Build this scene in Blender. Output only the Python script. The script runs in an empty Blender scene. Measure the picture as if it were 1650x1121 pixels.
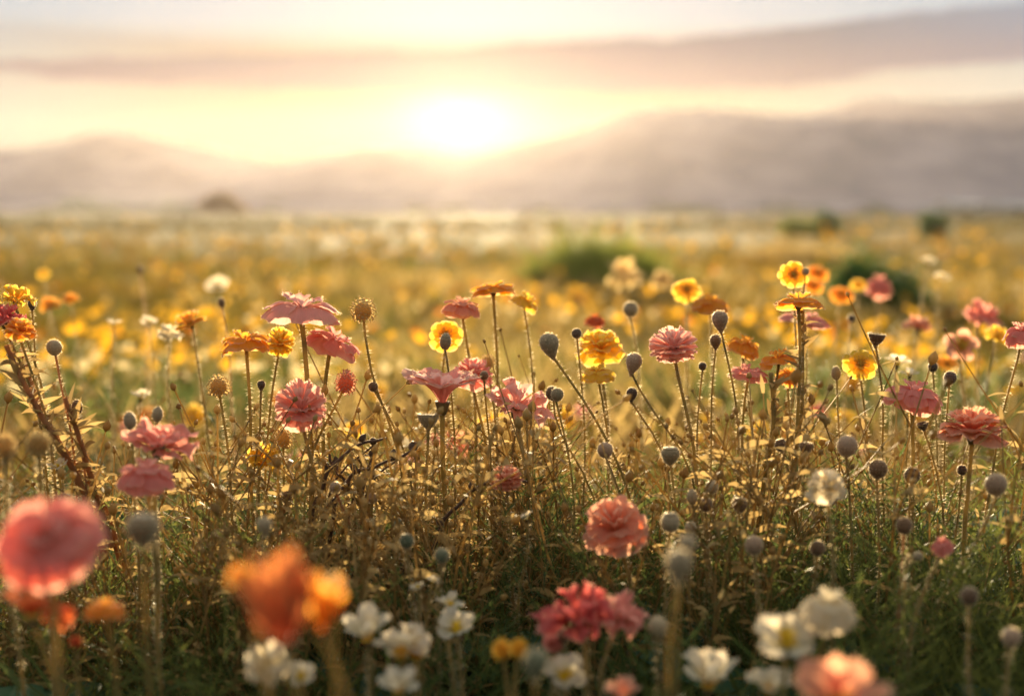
import bpy, math, random
import numpy as np
from mathutils import Vector, Quaternion, Matrix
R = math.radians
rng = random.Random(7)
nrg = np.random.default_rng(11)
sc = bpy.context.scene
COL = sc.collection

# ------------------------------------------------------------------ camera
FPX = 2292.0                      # focal length in photograph pixels (1650 wide)
PITCH = math.atan(223.0 / FPX)
CAMZ = 0.60
cam_d = bpy.data.cameras.new('camera')
cam = bpy.data.objects.new('camera', cam_d)
COL.objects.link(cam)
cam.location = (0, 0, CAMZ)
cam.rotation_euler = (math.pi / 2 - PITCH, 0, 0)
cam_d.sensor_width = 36
cam_d.lens = 36 * FPX / 1650
cam_d.clip_start = 0.02
cam_d.clip_end = 20000
cam_d.dof.use_dof = True
cam_d.dof.focus_distance = 1.38
cam_d.dof.aperture_fstop = 3.1
sc.camera = cam
FWD = Vector((0, math.cos(PITCH), -math.sin(PITCH)))
UP = Vector((0, math.sin(PITCH), math.cos(PITCH)))

def at(px, py, d):
    """a photograph pixel at depth d (metres along the view axis) -> world point"""
    return Vector((0, 0, CAMZ)) + FWD * d + Vector((1, 0, 0)) * ((px - 825) / FPX * d) + UP * ((560.5 - py) / FPX * d)

# ------------------------------------------------------------------ sun, sky, exposure
SUN_AZ = math.atan((745 - 825) / FPX)          # to the right of +Y
SUN_EL = R(4.4)
sun_dir = Vector((math.sin(SUN_AZ) * math.cos(SUN_EL), math.cos(SUN_AZ) * math.cos(SUN_EL), math.sin(SUN_EL)))
sl = bpy.data.lights.new('sun', 'SUN')
sl.energy = 5.0
sl.color = (1.0, 0.79, 0.47)
sl.angle = R(0.6)
so = bpy.data.objects.new('sun', sl)
COL.objects.link(so)
so.rotation_euler = sun_dir.to_track_quat('Z', 'Y').to_euler()
so.location = (0, 0, 50)
HAZE_DENSITY = 1.2e-4
HAZE_G = 0.65

world = bpy.data.worlds.new('World')
sc.world = world
world.use_nodes = True
wt = world.node_tree
for n in list(wt.nodes):
    wt.nodes.remove(n)

class NB:
    """small helper for writing node maths"""
    def __init__(s, t): s.t = t
    def n(s, typ, **kw):
        o = s.t.nodes.new(typ)
        for k, v in kw.items(): setattr(o, k, v)
        return o
    def put(s, sock, v):
        if isinstance(v, bpy.types.NodeSocket): s.t.links.new(v, sock)
        elif v is not None: sock.default_value = v
    def m(s, op, a, b=None, c=None, clamp=False):
        o = s.n('ShaderNodeMath', operation=op, use_clamp=clamp)
        s.put(o.inputs[0], a)
        if b is not None: s.put(o.inputs[1], b)
        if c is not None: s.put(o.inputs[2], c)
        return o.outputs[0]
    def step(s, x, lo, hi):
        o = s.n('ShaderNodeMapRange', interpolation_type='SMOOTHSTEP')
        s.put(o.inputs[0], x); s.put(o.inputs[1], lo); s.put(o.inputs[2], hi)
        return o.outputs[0]
    def ramp(s, x, stops, interp='LINEAR'):
        o = s.n('ShaderNodeValToRGB')
        cr = o.color_ramp; cr.interpolation = interp
        while len(cr.elements) < len(stops): cr.elements.new(0.5)
        for e, (p, c) in zip(cr.elements, stops):
            e.position = p
            e.color = (c, c, c, 1) if isinstance(c, (int, float)) else (*c[:3], 1)
        s.put(o.inputs[0], x)
        return o.outputs[0]
    def mix(s, f, a, b, blend='MIX'):
        o = s.n('ShaderNodeMix', data_type='RGBA', blend_type=blend)
        s.put(o.inputs[0], f)
        for i, v in ((6, a), (7, b)):
            if isinstance(v, tuple): v = (*v[:3], 1)
            s.put(o.inputs[i], v)
        return o.outputs[2]
    def noise(s, vec, scale, detail=3.0, rough=0.5):
        o = s.n('ShaderNodeTexNoise')
        if vec is not None: s.put(o.inputs['Vector'], vec)
        s.put(o.inputs['Scale'], scale); s.put(o.inputs['Detail'], detail); s.put(o.inputs['Roughness'], rough)
        return o.outputs['Fac']

w = NB(wt)
tc = w.n('ShaderNodeTexCoord')
sep = w.n('ShaderNodeSeparateXYZ')
wt.links.new(tc.outputs['Generated'], sep.inputs[0])
X, Y, Z = sep.outputs
az = w.m('ARCTAN2', X, Y)
el = w.m('ARCSINE', Z)
# clear sky by elevation (radians 0 .. pi/2), dimmer on the side away from the sun
elf = w.m('POWER', w.m('DIVIDE', w.m('MAXIMUM', el, 0.0), math.pi / 2), 0.5)
def ef(deg): return math.sqrt(deg / 90)
sky_c = w.ramp(elf, [(0.0, (0.50, 0.53, 0.45)), (ef(3), (0.50, 0.54, 0.48)), (ef(5.2), (0.50, 0.55, 0.52)), (ef(7.5), (0.36, 0.50, 0.62)),
                     (ef(14), (0.60, 0.68, 0.74)), (ef(35), (1.22, 1.22, 1.14)), (1.0, (1.10, 1.12, 1.06))])  # upper stops raised: overhead sky added as fill for foreground shadows
azs = w.m('ABSOLUTE', w.m('SUBTRACT', az, SUN_AZ))
side = w.m('SUBTRACT', 1.0, w.m('MULTIPLY', w.step(azs, 0.15, 2.4), 0.45))
sky_c = w.mix(1.0, sky_c, w.mix(0.0, (1, 1, 1), (1, 1, 1)), 'MULTIPLY')
vm = w.n('ShaderNodeVectorMath', operation='SCALE')
wt.links.new(sky_c, vm.inputs[0]); wt.links.new(side, vm.inputs['Scale'])
sky_c = vm.outputs[0]
# physical sky underneath
ns = w.n('ShaderNodeTexSky', sky_type='NISHITA', sun_disc=False, sun_elevation=SUN_EL, sun_rotation=SUN_AZ, altitude=100, air_density=1.0, dust_density=1.5, ozone_density=1.0)
nsc = w.n('ShaderNodeVectorMath', operation='SCALE')
wt.links.new(ns.outputs[0], nsc.inputs[0]); nsc.inputs['Scale'].default_value = 0.006
# aureole
dv = w.n('ShaderNodeVectorMath', operation='DOT_PRODUCT')
wt.links.new(tc.outputs['Generated'], dv.inputs[0]); dv.inputs[1].default_value = sun_dir
ang = w.m('MULTIPLY', w.m('ARCCOSINE', w.m('MINIMUM', dv.outputs['Value'], 1.0)), 180 / math.pi)
daz = w.m('MULTIPLY', w.m('SUBTRACT', az, SUN_AZ), 180 / math.pi / 2.0)
dle = w.m('MULTIPLY', w.m('SUBTRACT', el, R(3.5)), 180 / math.pi / 1.15)
g1 = w.m('MULTIPLY', w.m('EXPONENT', w.m('MULTIPLY', w.m('ADD', w.m('MULTIPLY', daz, daz), w.m('MULTIPLY', dle, dle)), -1.0)), 0.7)
near = w.m('ADD', w.m('MULTIPLY', w.step(ang, 2.0, 26.0), 0.86), 0.16)      # the haze in front supplies the rest of the glow
g2 = w.m('MULTIPLY', w.m('EXPONENT', w.m('MULTIPLY', ang, -1 / 2.6)), 0.10)
near = w.m('MAXIMUM', near, w.step(el, R(5.4), R(7.4)))
# cloud bank
vs = w.n('ShaderNodeCombineXYZ')
wt.links.new(w.m('MULTIPLY', az, 5.0), vs.inputs[0]); wt.links.new(w.m('MULTIPLY', el, 28.0), vs.inputs[1])
cn = w.m('SUBTRACT', w.noise(vs.outputs[0], 2.2, 4.0, 0.55), 0.5)
cn2 = w.m('SUBTRACT', w.noise(vs.outputs[0], 6.5, 3.0, 0.5), 0.5)
azn = w.m('ADD', w.m('MULTIPLY', az, 1.0), 0.5)               # -0.5..0.5 rad -> 0..1
def pa(px): return math.atan((px - 825) / FPX) + 0.5
def pe(py): return (337 - py) / FPX / 0.2                        # 0..0.2 rad -> 0..1
lo_e = w.m('MULTIPLY', w.ramp(azn, [(pa(-300), pe(152)), (pa(0), pe(138)), (pa(350), pe(150)), (pa(900), pe(156)), (pa(1250), pe(150)), (pa(1450), pe(128)), (pa(1650), pe(118)), (pa(2000), pe(100))]), 0.2)
hi_e = w.m('MULTIPLY', w.ramp(azn, [(pa(-300), pe(132)), (pa(0), pe(122)), (pa(200), pe(104)), (pa(420), pe(97)), (pa(640), pe(88)), (pa(820), pe(76)), (pa(1180), pe(68)), (pa(1280), pe(56)), (pa(1480), pe(38)), (pa(1800), pe(22))]), 0.2)
nz = w.m('ADD', w.m('MULTIPLY', cn, 0.012), w.m('MULTIPLY', cn2, 0.009))
eln = w.m('ADD', el, nz)
cl_lo = w.step(w.m('SUBTRACT', eln, lo_e), -0.002, 0.004)
cl_hi = w.m('SUBTRACT', 1.0, w.step(w.m('SUBTRACT', w.m('ADD', el, w.m('MULTIPLY', nz, 0.8)), hi_e), -0.0016, 0.0016))
cloud = w.m('MULTIPLY', w.m('MULTIPLY', cl_lo, cl_hi), 1.0)
wisp = w.m('MULTIPLY', w.m('MULTIPLY', w.step(cn, 0.05, 0.2), w.m('SUBTRACT', 1.0, w.step(el, 0.11, 0.16))), 0.0)
cloud = w.m('MAXIMUM', cloud, wisp)
cl_right = w.ramp(azn, [(pa(0), (0.14, 0.16, 0.24)), (pa(450), (0.04, 0.08, 0.17)), (pa(760), (0.02, 0.05, 0.12)), (pa(1000), (0.02, 0.06, 0.16)), (pa(1300), (0.05, 0.11, 0.20)), (pa(1650), (0.19, 0.28, 0.40))])
depth_in = w.step(w.m('SUBTRACT', eln, lo_e), 0.0, 0.04)
cl_c = w.mix(depth_in, w.mix(0.45, cl_right, (0.24, 0.15, 0.17)), cl_right)
def scaled(col, f):
    o = w.n('ShaderNodeVectorMath', operation='SCALE')
    if isinstance(col, tuple): o.inputs[0].default_value = col
    else: wt.links.new(col, o.inputs[0])
    wt.links.new(f, o.inputs['Scale'])
    return o.outputs[0]
def vadd(a, b):
    o = w.n('ShaderNodeVectorMath', operation='ADD')
    wt.links.new(a, o.inputs[0]); wt.links.new(b, o.inputs[1])
    return o.outputs[0]
clear = vadd(vadd(scaled(sky_c, near), nsc.outputs[0]), vadd(scaled((1.0, 0.86, 0.55), g1), scaled((1.0, 0.72, 0.34), g2)))
cl_full = vadd(cl_c, vadd(scaled((1.0, 0.80, 0.45), w.m('MULTIPLY', g1, 0.02)), scaled((1.0, 0.76, 0.42), w.m('MULTIPLY', g2, 0.45))))
final = w.mix(cloud, clear, cl_full)
bg = w.n('ShaderNodeBackground')
wt.links.new(final, bg.inputs[0]); bg.inputs[1].default_value = 0.275
wo = w.n('ShaderNodeOutputWorld')
wt.links.new(bg.outputs[0], wo.inputs[0])

sc.view_settings.view_transform = 'Standard'
sc.view_settings.look = 'None'
sc.view_settings.gamma = 1
sc.view_settings.exposure = 1.65
sc.render.engine = 'CYCLES'
cy = sc.cycles
cy.max_bounces = 8; cy.diffuse_bounces = 5; cy.glossy_bounces = 2; cy.transmission_bounces = 4; cy.volume_bounces = 0; cy.transparent_max_bounces = 6
cy.use_denoising = True
cy.sample_clamp_indirect = 4.0
cy.caustics_reflective = False; cy.caustics_refractive = False

# ------------------------------------------------------------------ materials
def newmat(name):
    m = bpy.data.materials.new(name); m.use_nodes = True
    t = m.node_tree
    for n in list(t.nodes): t.nodes.remove(n)
    return m, NB(t)

def finish(m, b, shader):
    o = b.n('ShaderNodeOutputMaterial'); m.node_tree.links.new(shader, o.inputs[0]); return m

def thin_mat(name, col, rough=0.6, trans=0.45, sheen=0.0, tcol=None, spec=0.25):
    """col: colour socket factory b -> socket"""
    m, b = newmat(name)
    c = col(b)
    p = b.n('ShaderNodeBsdfPrincipled')
    b.put(p.inputs['Base Color'], c); p.inputs['Roughness'].default_value = rough
    p.inputs['Specular IOR Level'].default_value = spec
    if sheen:
        p.inputs['Sheen Weight'].default_value = sheen; p.inputs['Sheen Roughness'].default_value = 0.4
        b.put(p.inputs['Sheen Tint'], (1, 0.85, 0.6, 1))
    tr = b.n('ShaderNodeBsdfTranslucent')
    b.put(tr.inputs[0], tcol(b, c) if tcol else c)
    mx = b.n('ShaderNodeMixShader'); mx.inputs[0].default_value = trans
    b.t.links.new(p.outputs[0], mx.inputs[1]); b.t.links.new(tr.outputs[0], mx.inputs[2])
    return finish(m, b, mx.outputs[0])

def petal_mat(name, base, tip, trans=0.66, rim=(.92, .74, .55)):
    """petal colour running from the throat to a pale rim painted as if backlit, with fine veins and mottling"""
    def col(b):
        uv = b.n('ShaderNodeUVMap'); s = b.n('ShaderNodeSeparateXYZ'); b.t.links.new(uv.outputs[0], s.inputs[0])
        u, v = s.outputs[0], s.outputs[1]
        g = b.n('ShaderNodeTexCoord')
        nz = b.noise(g.outputs['Object'], 3.0, 3)
        f = b.m('ADD', v, b.m('MULTIPLY', b.m('SUBTRACT', nz, 0.5), 0.35), clamp=True)
        c = b.ramp(f, [(0.0, base), (0.35, tuple(a * .6 + t * .4 for a, t in zip(base, tip))), (0.75, tip), (0.90, tip), (1.0, tuple(t * .55 + c * .45 for t, c in zip(tip, rim)))])  # last stop: pale petal edge plus backlit rim glow put into the colour
        cv = b.n('ShaderNodeCombineXYZ'); b.put(cv.inputs[0], b.m('MULTIPLY', u, 14.0)); b.put(cv.inputs[1], b.m('MULTIPLY', v, 0.8))
        vn = b.noise(cv.outputs[0], 1.6, 2)
        return b.mix(b.m('MULTIPLY', b.step(vn, 0.3, 0.7), 0.20), c, b.mix(1.0, c, (0.60, 0.47, 0.45), 'MULTIPLY'))
    def tcol(b, c):
        return b.mix(0.25, c, b.mix(1.0, c, (1.0, 0.72, 0.45), 'MULTIPLY'))
    return thin_mat(name, col, 0.7, trans, 0.25, tcol, 0.15)

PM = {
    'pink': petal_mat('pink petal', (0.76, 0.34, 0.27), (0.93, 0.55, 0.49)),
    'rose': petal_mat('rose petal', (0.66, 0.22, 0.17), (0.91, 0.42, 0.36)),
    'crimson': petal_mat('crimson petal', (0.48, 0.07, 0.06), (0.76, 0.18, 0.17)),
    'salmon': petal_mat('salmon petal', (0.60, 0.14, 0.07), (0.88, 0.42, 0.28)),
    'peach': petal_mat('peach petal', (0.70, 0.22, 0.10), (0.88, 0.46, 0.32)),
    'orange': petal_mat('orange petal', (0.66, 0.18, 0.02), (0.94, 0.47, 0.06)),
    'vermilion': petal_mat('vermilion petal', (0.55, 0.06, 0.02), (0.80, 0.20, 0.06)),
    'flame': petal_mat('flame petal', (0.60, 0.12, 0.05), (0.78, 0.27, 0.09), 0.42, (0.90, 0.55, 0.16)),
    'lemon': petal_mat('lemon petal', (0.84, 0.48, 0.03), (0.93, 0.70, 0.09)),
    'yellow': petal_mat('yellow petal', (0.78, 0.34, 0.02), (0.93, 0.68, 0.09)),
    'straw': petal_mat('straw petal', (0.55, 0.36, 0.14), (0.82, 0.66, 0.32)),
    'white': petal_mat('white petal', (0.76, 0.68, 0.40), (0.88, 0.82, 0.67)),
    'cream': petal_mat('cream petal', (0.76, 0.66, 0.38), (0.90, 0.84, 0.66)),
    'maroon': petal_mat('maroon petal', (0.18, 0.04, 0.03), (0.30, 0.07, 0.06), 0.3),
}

def mottled(c1, c2, scale=6.0, island=0.0, vary=False):
    def col(b):
        g = b.n('ShaderNodeTexCoord')
        f = b.noise(g.outputs['Object'], scale, 3)
        f = b.step(f, 0.3, 0.7)
        if vary:
            oi = b.n('ShaderNodeObjectInfo'); f = b.m('ADD', b.m('MULTIPLY', f, .6), b.m('SUBTRACT', b.m('MULTIPLY', oi.outputs['Random'], .9), .25), clamp=True)
        if island:
            ge = b.n('ShaderNodeNewGeometry')
            f = b.m('ADD', b.m('MULTIPLY', f, 1 - island), b.m('MULTIPLY', ge.outputs['Random Per Island'], island), clamp=True)
        return b.ramp(f, [(0.0, c1), (1.0, c2)])
    return col

M_STEM = thin_mat('hairy green stem', mottled((0.26, 0.21, 0.075), (0.46, 0.33, 0.12), 30), 0.6, 0.55, 0.6)
M_STEM_RED = thin_mat('reddish dry stem', mottled((0.34, 0.16, 0.07), (0.54, 0.29, 0.12), 30), 0.6, 0.5, 0.6)
M_STEM_DARK = thin_mat('brown woody stem', mottled((0.07, 0.04, 0.03), (0.15, 0.09, 0.06), 40), 0.7, 0.05, 0.3)
M_FUZZ = thin_mat('pale plant hair', mottled((0.72, 0.56, 0.34), (0.88, 0.74, 0.50), 8), 0.6, 0.75)
M_CALYX = thin_mat('calyx', mottled((0.10, 0.09, 0.04), (0.22, 0.15, 0.06), 3), 0.6, 0.25, 0.4)
M_STAMEN = thin_mat('stamen', mottled((0.62, 0.34, 0.05), (0.80, 0.52, 0.08), 8), 0.7, 0.35)
M_YELLOW_EYE = thin_mat('yellow centre', mottled((0.70, 0.46, 0.03), (0.82, 0.62, 0.06), 8), 0.8, 0.25)
POD = {
    'grey': thin_mat('grey pod skin', mottled((0.22, 0.17, 0.095), (0.38, 0.29, 0.18), 5.0, vary=True), 0.55, 0.12, 0.9),
    'mauve': thin_mat('mauve pod skin', mottled((0.24, 0.15, 0.09), (0.40, 0.26, 0.17), 5.0, vary=True), 0.5, 0.12, 0.9),
    'brown': thin_mat('brown pod skin', mottled((0.11, 0.06, 0.035), (0.22, 0.12, 0.06), 5.0, vary=True), 0.6, 0.15, 0.8),
    'dark': thin_mat('dark bud skin', mottled((0.05, 0.035, 0.03), (0.11, 0.07, 0.05), 5.0, vary=True), 0.6, 0.08, 0.6),
    'beige': thin_mat('beige bud skin', mottled((0.33, 0.25, 0.15), (0.45, 0.35, 0.22), 5.0, vary=True), 0.6, 0.25, 0.8),
    'green': thin_mat('green bud skin', mottled((0.10, 0.12, 0.07), (0.20, 0.20, 0.12), 5.0, vary=True), 0.6, 0.2, 0.8),
}
M_FEATHER = thin_mat('feathery leaf', mottled((0.045, 0.09, 0.030), (0.22, 0.225, 0.05), 2.0, 0.5), 0.55, 0.52)
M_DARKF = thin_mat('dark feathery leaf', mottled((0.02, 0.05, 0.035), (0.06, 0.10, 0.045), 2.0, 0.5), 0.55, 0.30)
M_DRY = thin_mat('dry straw', mottled((0.26, 0.16, 0.055), (0.62, 0.44, 0.18), 3.0, 0.6), 0.6, 0.58)
M_GRASS = thin_mat('grass blade', mottled((0.04, 0.09, 0.03), (0.20, 0.22, 0.055), 2.0, 0.6), 0.5, 0.52)
M_LEAF = thin_mat('broad leaf', mottled((0.025, 0.085, 0.055), (0.075, 0.17, 0.08), 5.0, 0.4), 0.5, 0.30)
M_OLIVE = thin_mat('olive grass', mottled((0.05, 0.06, 0.012), (0.17, 0.115, 0.018), 0.1, 0.3), 0.7, 0.3)
M_STRAW = thin_mat('pale straw', mottled((0.40, 0.27, 0.08), (0.64, 0.45, 0.17), 0.5, 0.5), 0.6, 0.5)
M_FARGRASS = thin_mat('meadow grass', mottled((0.075, 0.085, 0.014), (0.36, 0.20, 0.022), 0.28, 0.35), 0.6, 0.5)

# ------------------------------------------------------------------ mesh helpers (everything is triangles)
def make_mesh(name, V, F, mats, uv=None, matidx=None, smooth=True):
    V = np.asarray(V, np.float32); F = np.asarray(F, np.int32)
    me = bpy.data.meshes.new(name)
    me.vertices.add(len(V)); me.vertices.foreach_set('co', V.ravel())
    me.loops.add(F.size); me.loops.foreach_set('vertex_index', F.ravel())
    me.polygons.add(len(F))
    me.polygons.foreach_set('loop_start', np.arange(len(F), dtype=np.int32) * 3)
    if not isinstance(mats, (list, tuple)): mats = [mats]
    for m in mats: me.materials.append(m)
    if matidx is not None: me.polygons.foreach_set('material_index', np.asarray(matidx, np.int32))
    if smooth: me.polygons.foreach_set('use_smooth', np.ones(len(F), bool))
    if uv is not None:
        l = me.uv_layers.new(name='UVMap')
        l.data.foreach_set('uv', np.asarray(uv, np.float32)[F.ravel()].ravel())
    me.update(calc_edges=True)
    return me

class Geo:
    def __init__(s): s.V = []; s.F = []; s.U = []; s.n = 0
    def add(s, V, F, uv=None):
        V = np.asarray(V, float).reshape(-1, 3); F = np.asarray(F, int).reshape(-1, 3)
        s.V.append(V); s.F.append(F + s.n); s.U.append(np.zeros((len(V), 2)) + .8 if uv is None else np.asarray(uv, float)); s.n += len(V)
        return s
    def out(s): return np.concatenate(s.V), np.concatenate(s.F), np.concatenate(s.U)
    def mesh(s, name, mats, **k):
        V, F, U = s.out(); return make_mesh(name, V, F, mats, U, **k)

def grid_faces(nu, nv, wrap=False):
    F = []
    cu = nu if wrap else nu - 1
    for j in range(nv - 1):
        for i in range(cu):
            a = j * nu + i; b_ = j * nu + (i + 1) % nu; c = b_ + nu; d = a + nu
            F += [(a, b_, c), (a, c, d)]
    return np.array(F)

def tube(P, rad, segs=7):
    P = np.asarray(P, float); n = len(P)
    rad = np.broadcast_to(np.asarray(rad, float), (n,))
    T = np.gradient(P, axis=0); T /= np.linalg.norm(T, axis=1)[:, None] + 1e-12
    ref = np.array([0.0, 1.0, 0.12]); A = np.cross(T, ref); A /= np.linalg.norm(A, axis=1)[:, None] + 1e-9
    B = np.cross(T, A)
    th = np.arange(segs) / segs * 2 * np.pi
    V = P[:, None, :] + rad[:, None, None] * (np.cos(th)[None, :, None] * A[:, None, :] + np.sin(th)[None, :, None] * B[:, None, :])
    return V.reshape(-1, 3), grid_faces(segs, n, True)

def lathe(prof, segs=14):
    """prof: [(r, z)]"""
    th = np.arange(segs) / segs * 2 * np.pi
    V = np.array([[(r * math.cos(t), r * math.sin(t), z) for t in th] for r, z in prof]).reshape(-1, 3)
    return V, grid_faces(segs, len(prof), True)

def spikes(base, direc, length, width):
    base = np.asarray(base); direc = np.asarray(direc); n = len(base)
    direc = direc + nrg.normal(0, 0.25, (n, 3)); direc /= np.linalg.norm(direc, axis=1)[:, None]
    side = np.cross(direc, nrg.normal(size=(n, 3))); side /= np.linalg.norm(side, axis=1)[:, None] + 1e-9
    L = (length * nrg.uniform(0.5, 1.1, n))[:, None]
    V = np.stack([base - side * width, base + side * width, base + direc * L], 1).reshape(-1, 3)
    return V, np.arange(3 * n).reshape(-1, 3)

def smooth_path(pts, n=18):
    P = [np.asarray(p, float) for p in pts]
    if len(P) == 2:
        return np.array([P[0] + (P[1] - P[0]) * t for t in np.linspace(0, 1, n)])
    Q = [2 * P[0] - P[1]] + P + [2 * P[-1] - P[-2]]
    out = []; per = max(3, n // (len(P) - 1))
    for i in range(1, len(Q) - 2):
        for k in range(per):
            t = k / per
            out.append(0.5 * (2 * Q[i] + (Q[i + 1] - Q[i - 1]) * t + (2 * Q[i - 1] - 5 * Q[i] + 4 * Q[i + 1] - Q[i + 2]) * t * t + (3 * Q[i] - Q[i - 1] - 3 * Q[i + 1] + Q[i + 2]) * t ** 3))
    out.append(P[-1])
    return np.array(out)

def soft_path(pts, n=20, passes=26):
    """an easy curve near the given points: no overshoot, no kinks"""
    P = np.array([np.asarray(p, float) for p in pts])
    s = np.concatenate([[0], np.cumsum(np.linalg.norm(np.diff(P, axis=0), axis=1))])
    q = np.linspace(0, s[-1], 64)
    Q = np.stack([np.interp(q, s, P[:, k]) for k in range(3)], 1)
    for _ in range(passes): Q[1:-1] = .5 * Q[1:-1] + .25 * (Q[:-2] + Q[2:])
    return Q[np.linspace(0, 63, n).round().astype(int)]

def hairs_on_tube(P, rad, n, length):
    P = np.asarray(P); k = nrg.integers(0, len(P) - 1, n); t = nrg.random(n)[:, None]
    c = P[k] * (1 - t) + P[k + 1] * t
    T = P[k + 1] - P[k]; T /= np.linalg.norm(T, axis=1)[:, None] + 1e-9
    d = np.cross(T, nrg.normal(size=(n, 3))); d /= np.linalg.norm(d, axis=1)[:, None] + 1e-9
    return spikes(c + d * rad * 0.9, d, length, 0.00024)

def obj(name, me, parent=None, loc=None):
    o = bpy.data.objects.new(name, me); COL.objects.link(o)
    if parent is not None: o.parent = parent
    if loc is not None: o.location = loc
    return o

def thing(name, loc, label, cat, group=None):
    e = bpy.data.objects.new(name, None); COL.objects.link(e)
    e.empty_display_size = 0.02; e.location = loc
    e['label'] = label; e['category'] = cat
    if group: e['group'] = group
    return e

def ground_z(x, y):
    s = np.clip((np.asarray(y, float) - 1.9) / 5.5, 0, 1); s = s * s * (3 - 2 * s)
    return -0.25 * s + 0.012 * np.sin(np.asarray(x) * 2.1 + 0.7) * np.sin(np.asarray(y) * 1.7) + 0.0 * s

# ------------------------------------------------------------------ ground
def vnoise(x, y, seed=0):
    return (np.sin(x * 1.0 + seed) * np.cos(y * 1.3 + seed * 2.1) + 0.6 * np.sin(x * 2.3 + y * 1.1 + seed * 1.7) + 0.4 * np.cos(x * 4.1 - y * 3.7 + seed)) / 2

ys = np.concatenate([np.linspace(-3, 8, 60), np.geomspace(8.5, 900, 50)])
xs_u = np.linspace(-1, 1, 61)
gv = []
for y in ys:
    wdt = 6 + max(y, 0) * 1.1
    for u in xs_u: gv.append((u * wdt, y, 0))
gv = np.array(gv); gv[:, 2] = ground_z(gv[:, 0], gv[:, 1])
m, b = newmat('meadow soil')
ge = b.n('ShaderNodeNewGeometry')
p1 = b.noise(ge.outputs['Position'], 9.0, 5); p2 = b.noise(ge.outputs['Position'], 0.5, 4); p3 = b.noise(ge.outputs['Position'], 0.05, 4)
soil = b.mix(b.step(p1, 0.35, 0.65), (0.055, 0.05, 0.042), (0.13, 0.115, 0.095))
sepg = b.n('ShaderNodeSeparateXYZ'); b.t.links.new(ge.outputs['Position'], sepg.inputs[0])
mead = b.mix(b.step(p2, 0.4, 0.6), (0.12, 0.09, 0.018), (0.18, 0.115, 0.02))
mead = b.mix(b.step(p3, 0.45, 0.6), mead, (0.10, 0.11, 0.025))
gc = b.mix(b.step(sepg.outputs[1], 2.6, 7.0), soil, mead)
pb = b.n('ShaderNodeBsdfPrincipled'); b.put(pb.inputs['Base Color'], gc); pb.inputs['Roughness'].default_value = 0.95
pb.inputs['Specular IOR Level'].default_value = 0.1
bp = b.n('ShaderNodeBump'); bp.inputs['Strength'].default_value = 0.6; bp.inputs['Distance'].default_value = 0.02
b.put(bp.inputs['Height'], p1); b.t.links.new(bp.outputs[0], pb.inputs['Normal'])
M_GROUND = finish(m, b, pb.outputs[0])
g = obj('ground', make_mesh('ground', gv, grid_faces(len(xs_u), len(ys)), M_GROUND)); g['kind'] = 'structure'

# ------------------------------------------------------------------ mountains
def rock_mat(name, c1, c2, sc_):
    m, b = newmat(name)
    ge = b.n('ShaderNodeNewGeometry')
    f = b.noise(ge.outputs['Position'], sc_, 6, 0.6)
    c = b.mix(b.step(f, 0.35, 0.65), c1, c2)
    p = b.n('ShaderNodeBsdfPrincipled'); b.put(p.inputs['Base Color'], c); p.inputs['Roughness'].default_value = 0.95; p.inputs['Specular IOR Level'].default_value = 0.05
    return finish(m, b, p.outputs[0])
M_MTN = rock_mat('hazed mountain scrub', (0.19, 0.185, 0.215), (0.36, 0.315, 0.33), 0.035)  # scrub colour made pale and mauve, with part of the haze painted in

def ridge(name, sky, D, depth, seed):
    px = np.linspace(sky[0][0], sky[-1][0], 170)
    py = np.interp(px, [p[0] for p in sky], [p[1] for p in sky])
    k = np.ones(7) / 7; pys = np.convolve(np.pad(py, 3, mode='edge'), k, 'valid')
    H = np.maximum((337 - pys) / FPX * D, 0.0) + CAMZ
    T = np.linspace(-1, 1, 31)
    V = []
    for t in T:
        prof = max(0.0, 1 - abs(t) ** 1.25)
        X_ = (px - 825) / FPX * D
        Yv = D + t * depth + 0 * X_
        gul = vnoise(X_ * 0.016 * 1300 / D, Yv * 7.8 / D + 0 * X_, seed) * 0.22 + vnoise(X_ * 0.05 * 1300 / D, Yv * 26 / D, seed + 3) * 0.08
        z = H * prof * (1 + gul * min(1, abs(t) * 2.5)) - (0.5 if prof < 1e-6 else 0) - 0.3
        jag = vnoise(X_ * 0.09 * 1300 / D, Yv * 13 / D, seed + 5) * 0.012 * H
        V.append(np.stack([X_, Yv, z + jag * prof], 1))
    o = obj(name, make_mesh(name, np.concatenate(V), grid_faces(len(px), len(T)), M_MTN)); o['kind'] = 'structure'
    return o

ridge('mountains', [(-900, 250), (-500, 225), (-250, 248), (0, 243), (60, 240), (110, 230), (150, 216), (180, 208), (210, 214), (250, 226), (300, 231), (345, 243), (420, 256), (520, 275), (640, 300), (760, 337)], 664, 100, 2.0)
ridge('mountains', [(120, 337), (240, 318), (330, 290), (430, 264), (520, 248), (590, 238), (645, 235), (690, 238), (740, 250), (800, 268), (900, 300), (1000, 337)], 617, 100, 5.0)
ridge('mountains', [(560, 337), (640, 310), (700, 275), (745, 250), (790, 243), (830, 231), (890, 221), (940, 209), (980, 193), (1020, 177), (1060, 174), (1100, 178), (1145, 175), (1185, 177), (1230, 187), (1275, 189), (1310, 187), (1345, 172), (1385, 160), (1430, 161), (1480, 165), (1520, 168), (1550, 161), (1600, 160), (1650, 155), (1800, 140), (2000, 165), (2300, 210), (2700, 337)], 567, 126, 9.0)
ridge('hills', [(-900, 310), (-300, 306), (0, 305), (200, 312), (380, 318), (560, 322), (760, 327), (1000, 329), (1300, 327), (1500, 323), (1700, 318), (2200, 310), (2600, 325)], 400, 60, 14.0)

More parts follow.
